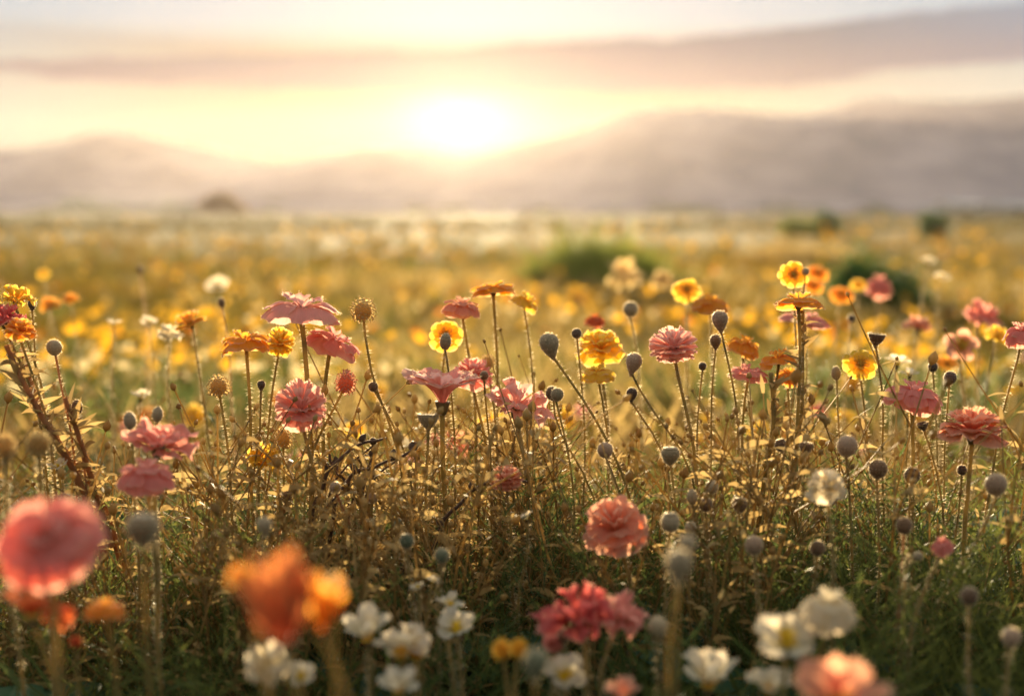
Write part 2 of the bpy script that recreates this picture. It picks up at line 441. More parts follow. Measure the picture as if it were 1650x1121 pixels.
# ------------------------------------------------------------------ flower heads
def petal(Gm, L, a0, a1, p, phi0, A, c, ruf, fr, ph, fringe=0.0, crumple=0.0, zoff=0.0, nu=11, nv=9, narrow=0.35, notch=0.0):
    """one petal as a curved sector: its slope runs from a0 to a1 (degrees from the axis), A is its half angle, c rounds its tip"""
    N = 40
    vv = np.linspace(0, 1, N)
    th = np.radians(a0 + (a1 - a0) * vv ** p)
    r = np.concatenate([[0], np.cumsum(np.sin(th)[:-1])]) * L / (N - 1) + 0.05 * L
    z = np.concatenate([[0], np.cumsum(np.cos(th)[:-1])]) * L / (N - 1)
    u = np.linspace(-1, 1, nu)[None, :]; v = np.linspace(0, 1, nv)[:, None]
    edge = 1 - c * np.abs(u) ** 2.4 - notch * np.exp(-(u / 0.25) ** 2) + fringe * nrg.uniform(-1, 1, (1, nu))
    ve = np.clip(v * edge, 0, 1.05)
    rr = np.interp(ve, vv, r); zz = np.interp(ve, vv, z); tt = np.interp(ve, vv, th)
    Av = math.radians(A) * (narrow + (1 - narrow) * np.sin(np.clip(v, 0, 1) * math.pi / 2) ** 0.8)
    phi = phi0 + u * Av
    disp = ruf * L * ve ** 1.6 * np.sin(fr * u + ph) * (0.35 + 0.65 * np.abs(u)) + ruf * 0.5 * L * ve ** 2 * np.sin(fr * 1.9 * u + ph * 2.3)
    rr = np.maximum(rr - disp * np.cos(tt), 0.0) ; zz = zz + disp * np.sin(tt) + zoff
    X_ = rr * np.cos(phi); Y_ = rr * np.sin(phi)
    P = np.stack([X_, Y_, zz + 0 * phi], -1).reshape(-1, 3)
    if crumple:
        q = P * 7.0 / L + ph
        P = P + crumple * L * np.stack([np.sin(q[:, 1] * 1.3 + q[:, 2]), np.sin(q[:, 2] * 1.5 + q[:, 0] * .8), np.sin(q[:, 0] * 1.2 - q[:, 1])], 1) * np.clip(ve.reshape(-1, 1) * 1.2, 0, 1)
    uvm = np.stack([(0 * ve + u * .5 + .5 + phi0).reshape(-1), ve.reshape(-1)], 1)
    Gm.add(P, grid_faces(nu, nv), uvm)

def ring(Gm, n, L, a0, a1, p=1.0, A=40, c=.15, ruf=.05, fr=5, fringe=0, crumple=0, z=0.0, jit=6, rot=0.0, Lj=.08, **k):
    for i in range(n):
        petal(Gm, L * rng.uniform(1 - Lj, 1 + Lj), a0 + rng.uniform(-jit, jit) * .5, a1 + rng.uniform(-jit, jit), p,
              rot + 2 * math.pi * (i + rng.uniform(-.12, .12)) / n, A * rng.uniform(.92, 1.08), c, ruf * rng.uniform(.6, 1.4), fr * rng.uniform(.8, 1.25), rng.uniform(0, 6.3),
              fringe, crumple, z + (i % 3) * 0.006 * L, **k)

def flower_geo(kind, fuzz=0):
    G = Geo()
    if kind == 'umbrella':
        ring(G, 6, 1.0, 64, 140, 1.1, 44, .08, .036, 5, .018, .016, 0, 10)
        ring(G, 5, .90, 60, 124, 1.05, 32, .10, .045, 5, .018, .018, .012, 12, rot=.5)
        ring(G, 4, .52, 40, 86, 1.0, 42, .14, .08, 6, .025, .022, .025, 12, rot=.8)
    elif kind == 'fan':
        ring(G, 5, 1.0, 22, 96, 1.1, 50, .10, .06, 6, .02, .012)
        ring(G, 4, .9, 15, 80, 1.0, 46, .15, .08, 7, .02, .015, .02, rot=.6)
        ring(G, 3, .72, 10, 60, 1.0, 46, .15, .08, 6, .02, .02, .03, rot=.3)
    elif kind == 'dome':
        ring(G, 8, 1.0, 52, 168, .95, 29, .08, .030, 5, .016, .014, 0, 8)
        ring(G, 7, .94, 50, 152, .95, 27, .09, .034, 5, .016, .014, .014, 8, rot=.3)
        ring(G, 5, .78, 46, 128, .95, 34, .12, .05, 6, .018, .018, .026, 8, rot=.1)
        ring(G, 4, .46, 26, 76, 1.0, 44, .16, .08, 6, .025, .02, .04, 12, rot=.7)
    elif kind == 'pom':
        for k_, (n, L, a0, a1) in enumerate([(10, .62, 95, 150), (12, .66, 80, 125), (12, .70, 65, 100), (11, .74, 48, 78), (9, .78, 32, 54), (7, .80, 16, 32), (4, .80, 4, 14)]):
            ring(G, n, L, a0, a1, 1.0, 24, .08, .07, 6, .07, .02, .02 * k_, 8, rot=k_ * .4, nu=9, nv=7)
    elif kind == 'ruffle':
        for k_, (n, L, a0, a1) in enumerate([(6, 1.0, 66, 128), (6, .96, 54, 108), (5, .88, 40, 86), (5, .78, 26, 62), (4, .66, 10, 36)]):
            ring(G, n, L, a0, a1, 1.0, 46, .10, .07, 5, .02, .035, .03 * k_, 14, rot=k_ * .5, nu=15, nv=10)
    elif kind == 'crumple':
        for k_, (n, L, a0, a1) in enumerate([(5, 1.0, 60, 112), (5, .92, 40, 88), (4, .8, 24, 62)]):
            ring(G, n, L, a0, a1, 1.0, 40, .16, .17, 5, .03, .075, .03 * k_, 22, rot=k_ * .7, Lj=.28, nu=15, nv=11)
    elif kind == 'rosette':
        ring(G, 9, 1.0, 78, 96, 1.0, 25, .22, .05, 4, .015, .012, 0, 8)
        ring(G, 8, .82, 62, 84, 1.0, 25, .22, .06, 4, .015, .012, .03, 8, rot=.3)
        ring(G, 6, .55, 45, 70, 1.0, 28, .2, .06, 4, .02, .012, .05, 8, rot=.1)
    elif kind == 'five':
        ring(G, 5, 1.0, 58, 96, 1.0, 34, .32, .05, 4, .01, .012, 0, 10, narrow=.2)
        ring(G, 3, .6, 40, 75, 1.0, 34, .3, .06, 4, .01, .012, .03, 10, rot=.6)
    elif kind == 'quad':
        ring(G, 4, 1.0, 60, 88, 1.0, 43, .30, .05, 4, .012, .015, 0, 10, narrow=.25)
        ring(G, 2, .9, 50, 80, 1.0, 40, .30, .05, 4, .012, .015, .03, 10, rot=.8, narrow=.25)
    elif kind == 'tulip':
        ring(G, 4, 1.3, 30, 8, .7, 48, .30, .05, 4, .01, .02, 0, 10)
        ring(G, 3, 1.2, 42, 14, .7, 44, .35, .07, 4, .01, .03, 0, 14, rot=.7)
    elif kind == 'flame':
        ring(G, 4, 1.25, 38, 2, .8, 46, .22, .12, 5, .03, .05, 0, 22, Lj=.2, nu=15, nv=11)
        ring(G, 4, 1.05, 62, 30, .8, 40, .25, .14, 6, .03, .06, 0, 26, rot=.6, Lj=.25, nu=15, nv=11)
    elif kind == 'lobes':
        ring(G, 5, 1.0, 35, 82, .9, 40, .40, .06, 3, .01, .02, 0, 12, narrow=.2)
        ring(G, 3, .8, 22, 62, .9, 40, .38, .06, 3, .01, .02, .02, 12, rot=.5)
    elif kind == 'pompon':
        prof = [(0.0001, -.62)] + [(.62 * math.cos(t), .62 * math.sin(t)) for t in np.linspace(-1.4, 1.4, 9)] + [(0.0001, .62)]
        V, F = lathe(prof, 14); G.add(V, F, np.tile([.5, .35], (len(V), 1)))
        n = 110
        for i in range(n):
            zz = 1 - 1.75 * (i + .5) / n; ph = i * 2.39996; rr = math.sqrt(max(0, 1 - zz * zz))
            d = np.array([rr * math.cos(ph), rr * math.sin(ph), zz])
            a = np.cross(d, [.3, .2, .9]); a /= np.linalg.norm(a); b_ = np.cross(d, a)
            s = rng.uniform(.85, 1.08)
            pts = [d * .55, d * .85 * s + a * .13, d * .98 * s + a * .07 + b_ * .05, d * 1.0 * s - a * .07 + b_ * .05, d * .85 * s - a * .13, d * .9 * s + b_ * .12]
            G.add(pts, [(0, 1, 2), (0, 2, 3), (0, 3, 4), (1, 5, 2), (2, 5, 3), (3, 5, 4)], [(.5, .2), (.3, .7), (.4, 1), (.6, 1), (.7, .7), (.5, .9)])
    V, F, U = G.out()
    rmax = np.percentile(np.hypot(V[:, 0], V[:, 1]), 98); V = V / rmax
    if fuzz:                                    # the short hairs that catch the light along petal rims
        e = np.where(U[:, 1] > .9)[0]; e = e[nrg.integers(0, len(e), fuzz)]
        d = V[e] * [1, 1, .3] + [0, 0, .25]; d /= np.linalg.norm(d, axis=1)[:, None] + 1e-9
        sv, sf = spikes(V[e] + nrg.normal(0, .015, (fuzz, 3)), d, .055, .004)
        F = np.concatenate([F, sf + len(V)]); U = np.concatenate([U, np.tile([.5, 1.0], (len(sv), 1))]); V = np.concatenate([V, sv])
    return V, F, U

HEADS = {}
def head_mesh(kind, colour, var):
    k = (kind, colour, var)
    if k not in HEADS:
        gk = (kind, var)
        if gk not in HEADS: HEADS[gk] = flower_geo(kind, 500 if kind not in ('tulip', 'flame') else 1)
        V, F, U = HEADS[gk]
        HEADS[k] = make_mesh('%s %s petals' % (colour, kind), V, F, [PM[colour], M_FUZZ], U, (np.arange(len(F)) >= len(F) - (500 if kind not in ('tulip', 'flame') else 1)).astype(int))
    return HEADS[k], HEADS[(kind, var)][0]

def cup_mesh(name, mat):
    V, F = lathe([(0.02, -.30), (.11, -.26), (.17, -.12), (.21, .02), (.24, .10), (.10, .06)], 12)
    return Geo().add(V, F).mesh(name, mat)
CALYX = cup_mesh('calyx', M_CALYX)

def stamen_mesh(mat):
    G = Geo()
    V, F = lathe([(.20, .0), (.19, .10), (.14, .17), (.07, .205), (.001, .215)], 12); G.add(V, F)
    n = 70
    for i in range(n):
        a = rng.uniform(0, 6.3); r0 = rng.uniform(.04, .17)
        d = np.array([math.cos(a) * r0 * 2.2, math.sin(a) * r0 * 2.2, .34 * rng.uniform(.75, 1.1)])
        s = np.array([-math.sin(a), math.cos(a), 0]) * .014
        G.add([d * .3 - s, d * .3 + s, d + s * 1.8, d - s * 1.8], [(0, 1, 2), (0, 2, 3)])
    return G.mesh('stamens', mat)
STAMENS = stamen_mesh(M_STAMEN); EYE = stamen_mesh(M_YELLOW_EYE)

# seed pods: unit width 2, z from 0 upward
def pod_geo(kind):
    G = Geo()
    if kind == 'round': prof = [(.10, -.05), (.42, .06), (.78, .36), (.98, .82), (1.0, 1.15), (.88, 1.58), (.62, 1.88), (.30, 2.02), (.001, 2.05)]
    elif kind == 'cap': prof = [(.12, -.12), (.36, .02), (.72, .42), (.97, .98), (1.0, 1.30), (.90, 1.58), (.78, 1.68), (.70, 1.70), (.001, 1.72)]
    elif kind == 'drop': prof = [(.10, -.4), (.26, -.1), (.60, .42), (.90, 1.0), (1.0, 1.5), (.90, 1.95), (.60, 2.28), (.25, 2.42), (.001, 2.45)]
    elif kind == 'egg': prof = [(.12, -.05), (.55, .12), (.86, .60), (1.0, 1.2), (.92, 1.85), (.66, 2.4), (.32, 2.72), (.001, 2.8)]
    elif kind == 'cup': prof = [(.10, -.35), (.30, .0), (.66, .40), (.90, .85), (1.02, 1.25), (.80, 1.30), (.55, 1.10), (.001, 1.05)]
    V, F = lathe(prof, 18)
    th = np.arctan2(V[:, 1], V[:, 0]); ri = 1 + .045 * np.sin(th * 9)
    V[:, 0] *= ri; V[:, 1] *= ri
    V += .02 * np.stack([np.sin(V[:, 2] * 3 + V[:, 1] * 4), np.sin(V[:, 0] * 4 + 1), np.sin(V[:, 1] * 5)], 1)
    G.add(V, F)
    idx = nrg.integers(0, len(V) - 20, 900); base = V[idx] + nrg.normal(0, .06, (900, 3))
    cen = np.array([0, 0, 1.0]); d = base - cen; d /= np.linalg.norm(d, axis=1)[:, None]
    sv, sf = spikes(base, d, .20, .016); G.add(sv, sf)
    return G.out()
PODG = {}
def pod_mesh(kind, colour):
    k = (kind, colour)
    if k not in PODG:
        if kind not in PODG: PODG[kind] = pod_geo(kind)
        V, F, U = PODG[kind]; PODG[k] = make_mesh('%s %s pod' % (colour, kind), V, F, [POD[colour], M_FUZZ], U, (np.arange(len(F)) >= len(F) - 900).astype(int))
    return PODG[k], PODG[kind][0]
def crown_mesh(mat):
    G = Geo(); pr = []
    n = 20
    V, F = lathe([(.20, 1.66), (.62, 1.70), (.74, 1.80), (.70, 1.86), (.30, 1.84), (.001, 1.90)], n)
    th = np.arctan2(V[:, 1], V[:, 0]); s = 1 + .10 * np.cos(th * 10) * (np.hypot(V[:, 0], V[:, 1]) > .5)
    V[:, 0] *= s; V[:, 1] *= s
    return G.add(V, F).mesh('stigma cap', mat)
CROWNS = {}

def stem_points(P, n, via, d, seed, spread=0.03):
    """from the head P down to the ground; via: photograph pixels the stem passes through"""
    r = random.Random(seed)
    pts = [P, P - n * 0.012]
    if via:
        for q in via:
            pts.append(at(q[0], q[1], q[2] if len(q) > 2 else d))
        last = pts[-1]; prev = pts[-2]
        dirn = (last - prev)
    else:
        mid = P + Vector((r.uniform(-.012, .012), r.uniform(-.01, .02), -0.09))
        pts.append(mid); last = mid; dirn = Vector((r.uniform(-.02, .02), r.uniform(-.01, .02), -.1))
    if dirn.z > -0.02: dirn.z = -0.02
    drop = last.z - float(ground_z(last.x, last.y))
    if drop > 0.02:
        k = min(drop / -dirn.z, 3.0)
        bx, by = last.x + dirn.x * k * .55, last.y + dirn.y * k * .55 + r.uniform(0, .02)
        pts.append(Vector((bx, by, float(ground_z(bx, by)))))
    return pts

def make_stem(pts, r_top, r_bot, mat, parent, base, hairs=True, name='stem', nseg=20):
    P = soft_path([p - base for p in pts], nseg)
    n = len(P); wob = np.zeros((n, 3)); t = np.linspace(0, 1, n)
    wob[:, 0] = .002 * np.sin(t * 17 + base.x * 50) * t * (1 - t) * 3
    P = P + wob
    rad = np.linspace(r_top, r_bot, n); rad[0] *= 1.15
    G = Geo(); V, F = tube(P, rad); G.add(V, F)
    if hairs:
        ln = np.linalg.norm(np.diff(P, axis=0), axis=1).sum(); nf = len(F)
        V, F = hairs_on_tube(P, r_top, int(ln * 2000), .0046); G.add(V, F)
        return obj(name, G.mesh(name, [mat, M_FUZZ], matidx=np.r_[np.zeros(nf, int), np.ones(len(F), int)]), parent)
    return obj(name, G.mesh(name, mat), parent)

HN = 0
def stem_leaves(pts, parent, base, seed):
    r = random.Random(seed * 7 + 1); P = soft_path([p - base for p in pts], 20)
    if len(P) < 18 or (P[0] - P[-1])[2] < .12: return
    G = Geo()
    for k in range(r.randint(3, 6)):
        i = r.randint(7, 17); a = r.uniform(0, 6.283)
        blade(G, P[i], (math.cos(a), math.sin(a), r.uniform(.5, 1.4)), r.uniform(.02, .05), r.uniform(.0022, .0045), (math.cos(a) * .3, math.sin(a) * .3, -r.uniform(.2, .7)), 6, r.random() * 2)
    obj('leaves', G.mesh('stem leaves', M_FEATHER), parent)
def quat_for(n, spin): return Vector((0, 0, 1)).rotation_difference(n) @ Quaternion((0, 0, 1), spin)

NAMES = {'umbrella': 'poppy', 'fan': 'poppy', 'dome': 'poppy', 'pom': 'carnation', 'ruffle': 'ruffled_flower', 'crumple': 'crumpled_poppy', 'rosette': 'meadow_flower',
         'five': 'meadow_flower', 'quad': 'white_flower', 'tulip': 'cupped_poppy', 'flame': 'cupped_poppy', 'lobes': 'poppy', 'pompon': 'pompon_flower'}
GROUPS = {'poppy': 'poppies on tall hairy stems', 'carnation': 'carnations', 'ruffled_flower': 'many layered ruffled flowers', 'crumpled_poppy': 'crumpled poppies', 'meadow_flower': 'flat open meadow flowers',
          'white_flower': 'white flowers with a yellow eye', 'cupped_poppy': 'cupped poppies', 'pompon_flower': 'round pompon flower heads', 'seedhead': 'poppy seedheads and buds on thin stems'}

def flower(kind, colour, px, py, wpx, hpx, d, tx, ty, via, label, stem=None, centre=None, name=None, sr=None):
    """tx, ty: lean of the head in degrees, to the right and towards the camera"""
    global HN; HN += 1
    r = random.Random(HN * 13 + 5)
    me, V = head_mesh(kind, colour, HN % 2)
    s = wpx * d / FPX / 2
    n = Vector((math.tan(R(min(tx, 80))), -math.tan(R(min(ty, 80))), 1)).normalized()
    zx = V[:, 2].max() - V[:, 2].min(); zm = (V[:, 2].max() + V[:, 2].min()) / 2
    sz = s if hpx is None else min(max(hpx * d / FPX / zx, .45 * s), 2.2 * s)
    P = at(px, py, d) - n * (zm * sz)
    pts = stem_points(P, n, via, d, HN)
    base = Vector(pts[-1]); 
    nm = name or NAMES[kind]
    t = thing(nm, base, label, 'flower', GROUPS.get(nm))
    q = quat_for(n, r.uniform(0, 6.3))
    o = obj('petals', me, t, P - base); o.rotation_mode = 'QUATERNION'; o.rotation_quaternion = q; o.scale = (s, s, sz)
    c = obj('calyx', CALYX, t, P - base); c.rotation_mode = 'QUATERNION'; c.rotation_quaternion = q; cs = s * .9; c.scale = (cs, cs, cs * 1.1)
    if centre is None and kind in ('rosette', 'five', 'quad', 'lobes'): centre = 'eye' if kind == 'quad' else 'stamens'
    if centre:
        e = obj('centre' if centre == 'eye' else 'stamens', EYE if centre == 'eye' else STAMENS, t, P - base + n * (.06 * sz)); e.rotation_mode = 'QUATERNION'; e.rotation_quaternion = q; e.scale = (s * 1.25, s * 1.25, s)
    rt = sr or min(.0026, max(.0013, s * .075))
    pts[0] = P - n * (.25 * cs)
    so_ = make_stem(pts, rt * .9, rt * 1.25, stem or M_STEM, t, base, hairs=d > .95); stem_leaves(pts, so_, base, HN)
    return t

def pod(kind, colour, px, py, wpx, d, tx, ty, via, label, stem=None, cap=False, name='seedhead'):
    global HN; HN += 1
    me, V = pod_mesh(kind, colour)
    s = wpx * d / FPX / 2 * .94
    n = Vector((math.tan(R(tx)), -math.tan(R(ty)), 1)).normalized()
    P = at(px, py, d) - n * (V[:, 2].max() * .5 * s)
    pts = stem_points(P, n, via, d, HN); base = Vector(pts[-1])
    t = thing(name, base, label, 'seedhead', GROUPS.get(name))
    q = quat_for(n, HN * 1.7)
    o = obj('pod', me, t, P - base); o.rotation_mode = 'QUATERNION'; o.rotation_quaternion = q; o.scale = (s, s, s)
    if kind == 'round' and HN % 3 == 0: cap = True
    if cap:
        if colour not in CROWNS: CROWNS[colour] = crown_mesh(POD[colour])
        c = obj('cap', CROWNS[colour], t, P - base + n * (.14 * s if kind == 'round' else 0)); c.rotation_mode = 'QUATERNION'; c.rotation_quaternion = q; cs_ = s * (.9 if kind == 'round' else 1); c.scale = (cs_, cs_, s)
    rt = min(.0021, max(.0010, s * .13))
    pts[0] = P
    so_ = make_stem(pts, rt, rt * 1.3, stem or M_STEM, t, base, hairs=d > .95); stem_leaves(pts, so_, base, HN)
    return t

# ------------------------------------------------------------------ mass planting (stuff)
def merge(protos, xyz, scale, yaw, lean, which, zs=None):
    """copies of small prototypes, written into one triangle soup"""
    Vs, Fs, n0 = [], [], 0
    for k, (V, F) in enumerate(protos):
        sel = np.where(which == k)[0]
        if not len(sel): continue
        c, s = np.cos(yaw[sel]), np.sin(yaw[sel]); sc_ = scale[sel]
        zsc = sc_ if zs is None else zs[sel]
        x = V[None, :, 0] * sc_[:, None]; y = V[None, :, 1] * sc_[:, None]; z = V[None, :, 2] * zsc[:, None]
        X_ = x * c[:, None] - y * s[:, None] + z * lean[sel, 0][:, None] + xyz[sel, 0][:, None]
        Y_ = x * s[:, None] + y * c[:, None] + z * lean[sel, 1][:, None] + xyz[sel, 1][:, None]
        Z_ = z + xyz[sel, 2][:, None]
        Vs.append(np.stack([X_, Y_, Z_], -1).reshape(-1, 3))
        Fs.append((F[None] + (np.arange(len(sel)) * len(V))[:, None, None]).reshape(-1, 3) + n0)
        n0 += len(sel) * len(V)
    return np.concatenate(Vs), np.concatenate(Fs)

def blade(G, p0, d, L, w_, bend, n=5, roll=0.0):
    """a flat tapering strip that bends over"""
    d = np.asarray(d, float); d /= np.linalg.norm(d)
    side = np.cross(d, [0, 0, 1.0]); 
    if np.linalg.norm(side) < 1e-3: side = np.array([1.0, 0, 0])
    side /= np.linalg.norm(side)
    side = side * math.cos(roll) + np.cross(d, side) * math.sin(roll)
    t = np.linspace(0, 1, n)
    bend = np.asarray(bend, float)
    P = np.asarray(p0, float) + d * L * t[:, None] + bend * L * (t[:, None] ** 2)
    wd = w_ * (1 - t ** 1.8) * (.55 + .45 * np.minimum(1, t * 4)) + w_ * .03
    V = np.stack([P - side * wd[:, None], P + side * wd[:, None]], 1).reshape(-1, 3)
    F = []
    for i in range(n - 1): F += [(2 * i, 2 * i + 1, 2 * i + 3), (2 * i, 2 * i + 3, 2 * i + 2)]
    G.add(V, F); return P

def rdir(spread):
    a = rng.uniform(0, 6.283); return np.array([math.cos(a) * spread, math.sin(a) * spread, 1.0])

def proto_feather():
    G = Geo()
    for st in range(rng.randint(3, 5)):
        d = rdir(rng.uniform(.1, .6)); L = rng.uniform(.65, 1.05)
        P = blade(G, (rng.uniform(-.05, .05), rng.uniform(-.05, .05), 0), d, L, .008, rng.normalvariate(0, .15) * np.array([1, .5, -.3]), 8)
        for k in range(2, 8):
            for sd in range(5):
                a = rng.uniform(0, 6.283); dd = np.array([math.cos(a), math.sin(a), rng.uniform(.2, .9)])
                l2 = rng.uniform(.12, .28) * (1.15 - k / 9)
                p0 = P[k - 1] + (P[k] - P[k - 1]) * rng.random()
                Q = blade(G, p0, dd, l2, .0026, (0, 0, rng.uniform(-.1, .4)), 4, rng.uniform(0, 3))
                for e in range(3):
                    a2 = rng.uniform(0, 6.283); d3 = dd + np.array([math.cos(a2), math.sin(a2), .3]) * .9
                    blade(G, Q[1 + e % 3], d3, l2 * rng.uniform(.3, .6), .0026, (0, 0, .2), 3, rng.uniform(0, 3))
    V, F, U = G.out(); return V, F

def bud(G, c, s, d):
    d = np.asarray(d, float); d /= np.linalg.norm(d)
    a = np.cross(d, [.31, .22, .92]); a /= np.linalg.norm(a); b_ = np.cross(d, a)
    V = [c - d * s * .9]
    for zc, rr in ((-.35, .55), (.15, .62), (.6, .35)):
        for k in range(5):
            th = k * 1.2566; V.append(c + d * s * zc + (a * math.cos(th) + b_ * math.sin(th)) * s * rr)
    V.append(c + d * s)
    F = []
    for k in range(5):
        j = (k + 1) % 5
        F += [(0, 1 + j, 1 + k)]
        for l in range(2): F += [(1 + l * 5 + k, 1 + l * 5 + j, 6 + l * 5 + j), (1 + l * 5 + k, 6 + l * 5 + j, 6 + l * 5 + k)]
        F += [(11 + k, 11 + j, 16)]
    G.add(V, F)

def proto_dry(nb=8):
    G = Geo()
    for st in range(rng.randint(1, 3)):
        d = rdir(rng.uniform(.03, .26)); L = rng.uniform(.75, 1.05)
        t = np.linspace(0, 1, 8)[:, None]; bend = np.array([rng.normalvariate(0, .13), rng.normalvariate(0, .08), -.04])
        dn = d / np.linalg.norm(d); P = dn * L * t + bend * t * t + .012 * np.sin(t * 11 + rng.random() * 6) * np.array([1, .4, 0])
        V, F = tube(P, np.linspace(.0034, .0020, 8), 4); G.add(V, F)
        bud(G, P[-1], rng.uniform(.008, .017), P[-1] - P[-2])
        for k in range(nb):
            i = rng.randint(2, 6); a = rng.uniform(0, 6.283)
            d2 = np.array([math.cos(a), math.sin(a), rng.uniform(.5, 1.6)]); d2 /= np.linalg.norm(d2); l2 = rng.uniform(.10, .30)
            tt = np.linspace(0, 1, 5)[:, None]; Q = P[i] + d2 * l2 * tt + np.array([0, 0, .08]) * tt * tt * l2
            V, F = tube(Q, np.linspace(.0022, .0014, 5), 3); G.add(V, F)
            if rng.random() < .8: bud(G, Q[-1], rng.uniform(.005, .012), Q[-1] - Q[-2])
            else: blade(G, Q[-1], d2, .06, .005, (0, 0, -.2), 4)
            for e in range(2):
                a = rng.uniform(0, 6.283); blade(G, Q[1 + e], (math.cos(a), math.sin(a), .5), rng.uniform(.03, .09), rng.uniform(.004, .009), (0, 0, -.4), 4, rng.random() * 3)
        for k in range(3):
            a = rng.uniform(0, 6.283); blade(G, P[rng.randint(0, 5)], (math.cos(a), math.sin(a), .6), rng.uniform(.05, .14), rng.uniform(.003, .007), (0, 0, -.5), 5, rng.random() * 3)
        sv, sf = hairs_on_tube(P, .005, 110, .020); G.add(sv, sf)
    V, F, U = G.out(); return V, F

def proto_grass(n=14, w_=.010, seg=6):
    G = Geo()
    for k in range(n):
        d = rdir(rng.uniform(.05, .55)); a = rng.uniform(0, 6.283)
        blade(G, (rng.uniform(-.08, .08), rng.uniform(-.08, .08), 0), d, rng.uniform(.5, 1.05), w_ * rng.uniform(.6, 1.3), np.array([math.cos(a) * .3, math.sin(a) * .3, -rng.uniform(0, .35)]), seg, rng.random() * 3)
    V, F, U = G.out(); return V, F

def proto_wire():
    """a tangle of curling hair-thin stalks"""
    G = Geo()
    for k in range(9):
        d = rdir(rng.uniform(.2, 1.2)); d /= np.linalg.norm(d); L = rng.uniform(.5, 1.0)
        t = np.linspace(0, 1, 10)[:, None]
        P = d * L * t + np.array([math.sin(k), math.cos(k), 0]) * .10 * np.sin(t * rng.uniform(3, 9) + k) + np.array([0, 0, -.35]) * t ** 2
        P[:, 2] = np.abs(P[:, 2])
        V, F = tube(P, np.linspace(.0036, .0018, 10), 3); G.add(V, F)
        for e in range(4):
            i = rng.randint(3, 9); a = rng.uniform(0, 6.283)
            blade(G, P[i], (math.cos(a), math.sin(a), .4), rng.uniform(.03, .10), .005, (0, 0, .2), 3, rng.random() * 3)
        if rng.random() < .5: bud(G, P[-1], .012, P[-1] - P[-2])
    V, F, U = G.out(); return V, F

def proto_leaf():
    """rosette of lobed broad leaves"""
    G = Geo()
    for k in range(rng.randint(5, 8)):
        a = k * 2.4 + rng.uniform(-.3, .3); L = rng.uniform(.6, 1.1); up = rng.uniform(.4, 1.6)
        d = np.array([math.cos(a), math.sin(a), up]); d /= np.linalg.norm(d); side = np.array([-math.sin(a), math.cos(a), 0])
        nn = 12; t = np.linspace(0, 1, nn)
        P = d * L * t[:, None] + np.array([math.cos(a) * .25, math.sin(a) * .25, -.35]) * L * (t[:, None] ** 2)
        lob = (.5 + .5 * np.abs(np.sin(t * 5.2 * math.pi / 1.3))); wd = L * .17 * np.sin(np.clip(t * .97 + .03, 0, 1) * math.pi) ** .7 * lob
        nrm = np.cross(side, d); fold = .35
        V = np.stack([P - side * wd[:, None] + nrm * (wd * fold)[:, None], P, P + side * wd[:, None] + nrm * (wd * fold)[:, None]], 1).reshape(-1, 3)
        G.add(V, grid_faces(3, nn))
    V, F, U = G.out(); return V, F

def stuff(name, label, mats, V, F, matidx=None):
    o = obj(name, make_mesh(name, V, F, mats, matidx=matidx)); o['kind'] = 'stuff'; o['label'] = label; o['category'] = 'vegetation'
    return o

def near_spots(n, y0, y1, xb=None, gap=0.0):
    y = y0 + (y1 - y0) * nrg.random(n) ** 1.0
    x = nrg.uniform(-1, 1, n) * (0.20 + .46 * y)
    if xb is not None:
        keep = nrg.random(n) < xb(x / (y + .2), y)
        x, y = x[keep], y[keep]
    if gap:
        keep = vnoise(x * 5, y * 4, 3.3) + nrg.normal(0, .25, len(x)) > -gap
        x, y = x[keep], y[keep]
    return x, y

def canopy(y):   # how tall the undergrowth stands at distance y
    return np.interp(y, [0.5, 0.8, 1.0, 1.25, 1.5, 1.9, 2.4, 4.0], [.14, .23, .33, .42, .38, .24, .15, .13])

def plant(name, label, mat, protos, n, y0, y1, hs, xb=None, gap=0.0, lean=.15, wide=1.0):
    x, y = near_spots(n, y0, y1, xb, gap); k = len(x)
    h = canopy(y) * nrg.uniform(hs[0], hs[1], k)
    xyz = np.stack([x, y, ground_z(x, y)], 1)
    V, F = merge(protos, xyz, h * wide, nrg.uniform(0, 6.283, k), nrg.normal(0, lean, (k, 2)), nrg.integers(0, len(protos), k), zs=h)
    return stuff(name, label, mat, V, F)

# ------------------------------------------------------------------ the flowers one can point to
F_, P_ = flower, pod
# pink and salmon poppies
F_('umbrella', 'pink', 487, 494, 126, 56, 1.38, 5, 4, [(494, 560), (498, 640)], 'wide pink poppy with drooping rim, touching the tilted pink poppy below it')
F_('umbrella', 'rose', 538, 551, 92, 56, 1.42, 28, -4, [(524, 600), (520, 680)], 'tilted pink poppy just under the wide drooping pink poppy')
F_('pom', 'pink', 485, 648, 82, 84, 1.33, 4, 18, [(494, 710), (516, 800)], 'pink carnation like pompom alone on a straight stem')
F_('fan', 'pink', 714, 622, 122, 62, 1.38, 2, 2, [(712, 690), (716, 780)], 'pink fan shaped poppy opening upward above a grey cup shaped pod')
F_('ruffle', 'rose', 763, 598, 64, 46, 1.47, 8, 12, [(770, 660), (790, 740)], 'small ruffled pink flower behind the pink fan shaped poppy')
F_('crumple', 'pink', 838, 640, 98, 66, 1.40, 16, 8, [(836, 690), (850, 760)], 'ragged pink flower with a torn hanging petal beside two touching pods')
F_('pom', 'pink', 1085, 552, 78, 58, 1.38, -4, 8, [(1092, 610), (1116, 690)], 'compact squarish pink ruffled flower with pale edges on a slender leaning stem')
F_('dome', 'peach', 745, 494, 64, 36, 1.56, 6, 2, [(752, 545), (765, 640)], 'small peach flower like a flat mushroom cap beside yellow blooms')
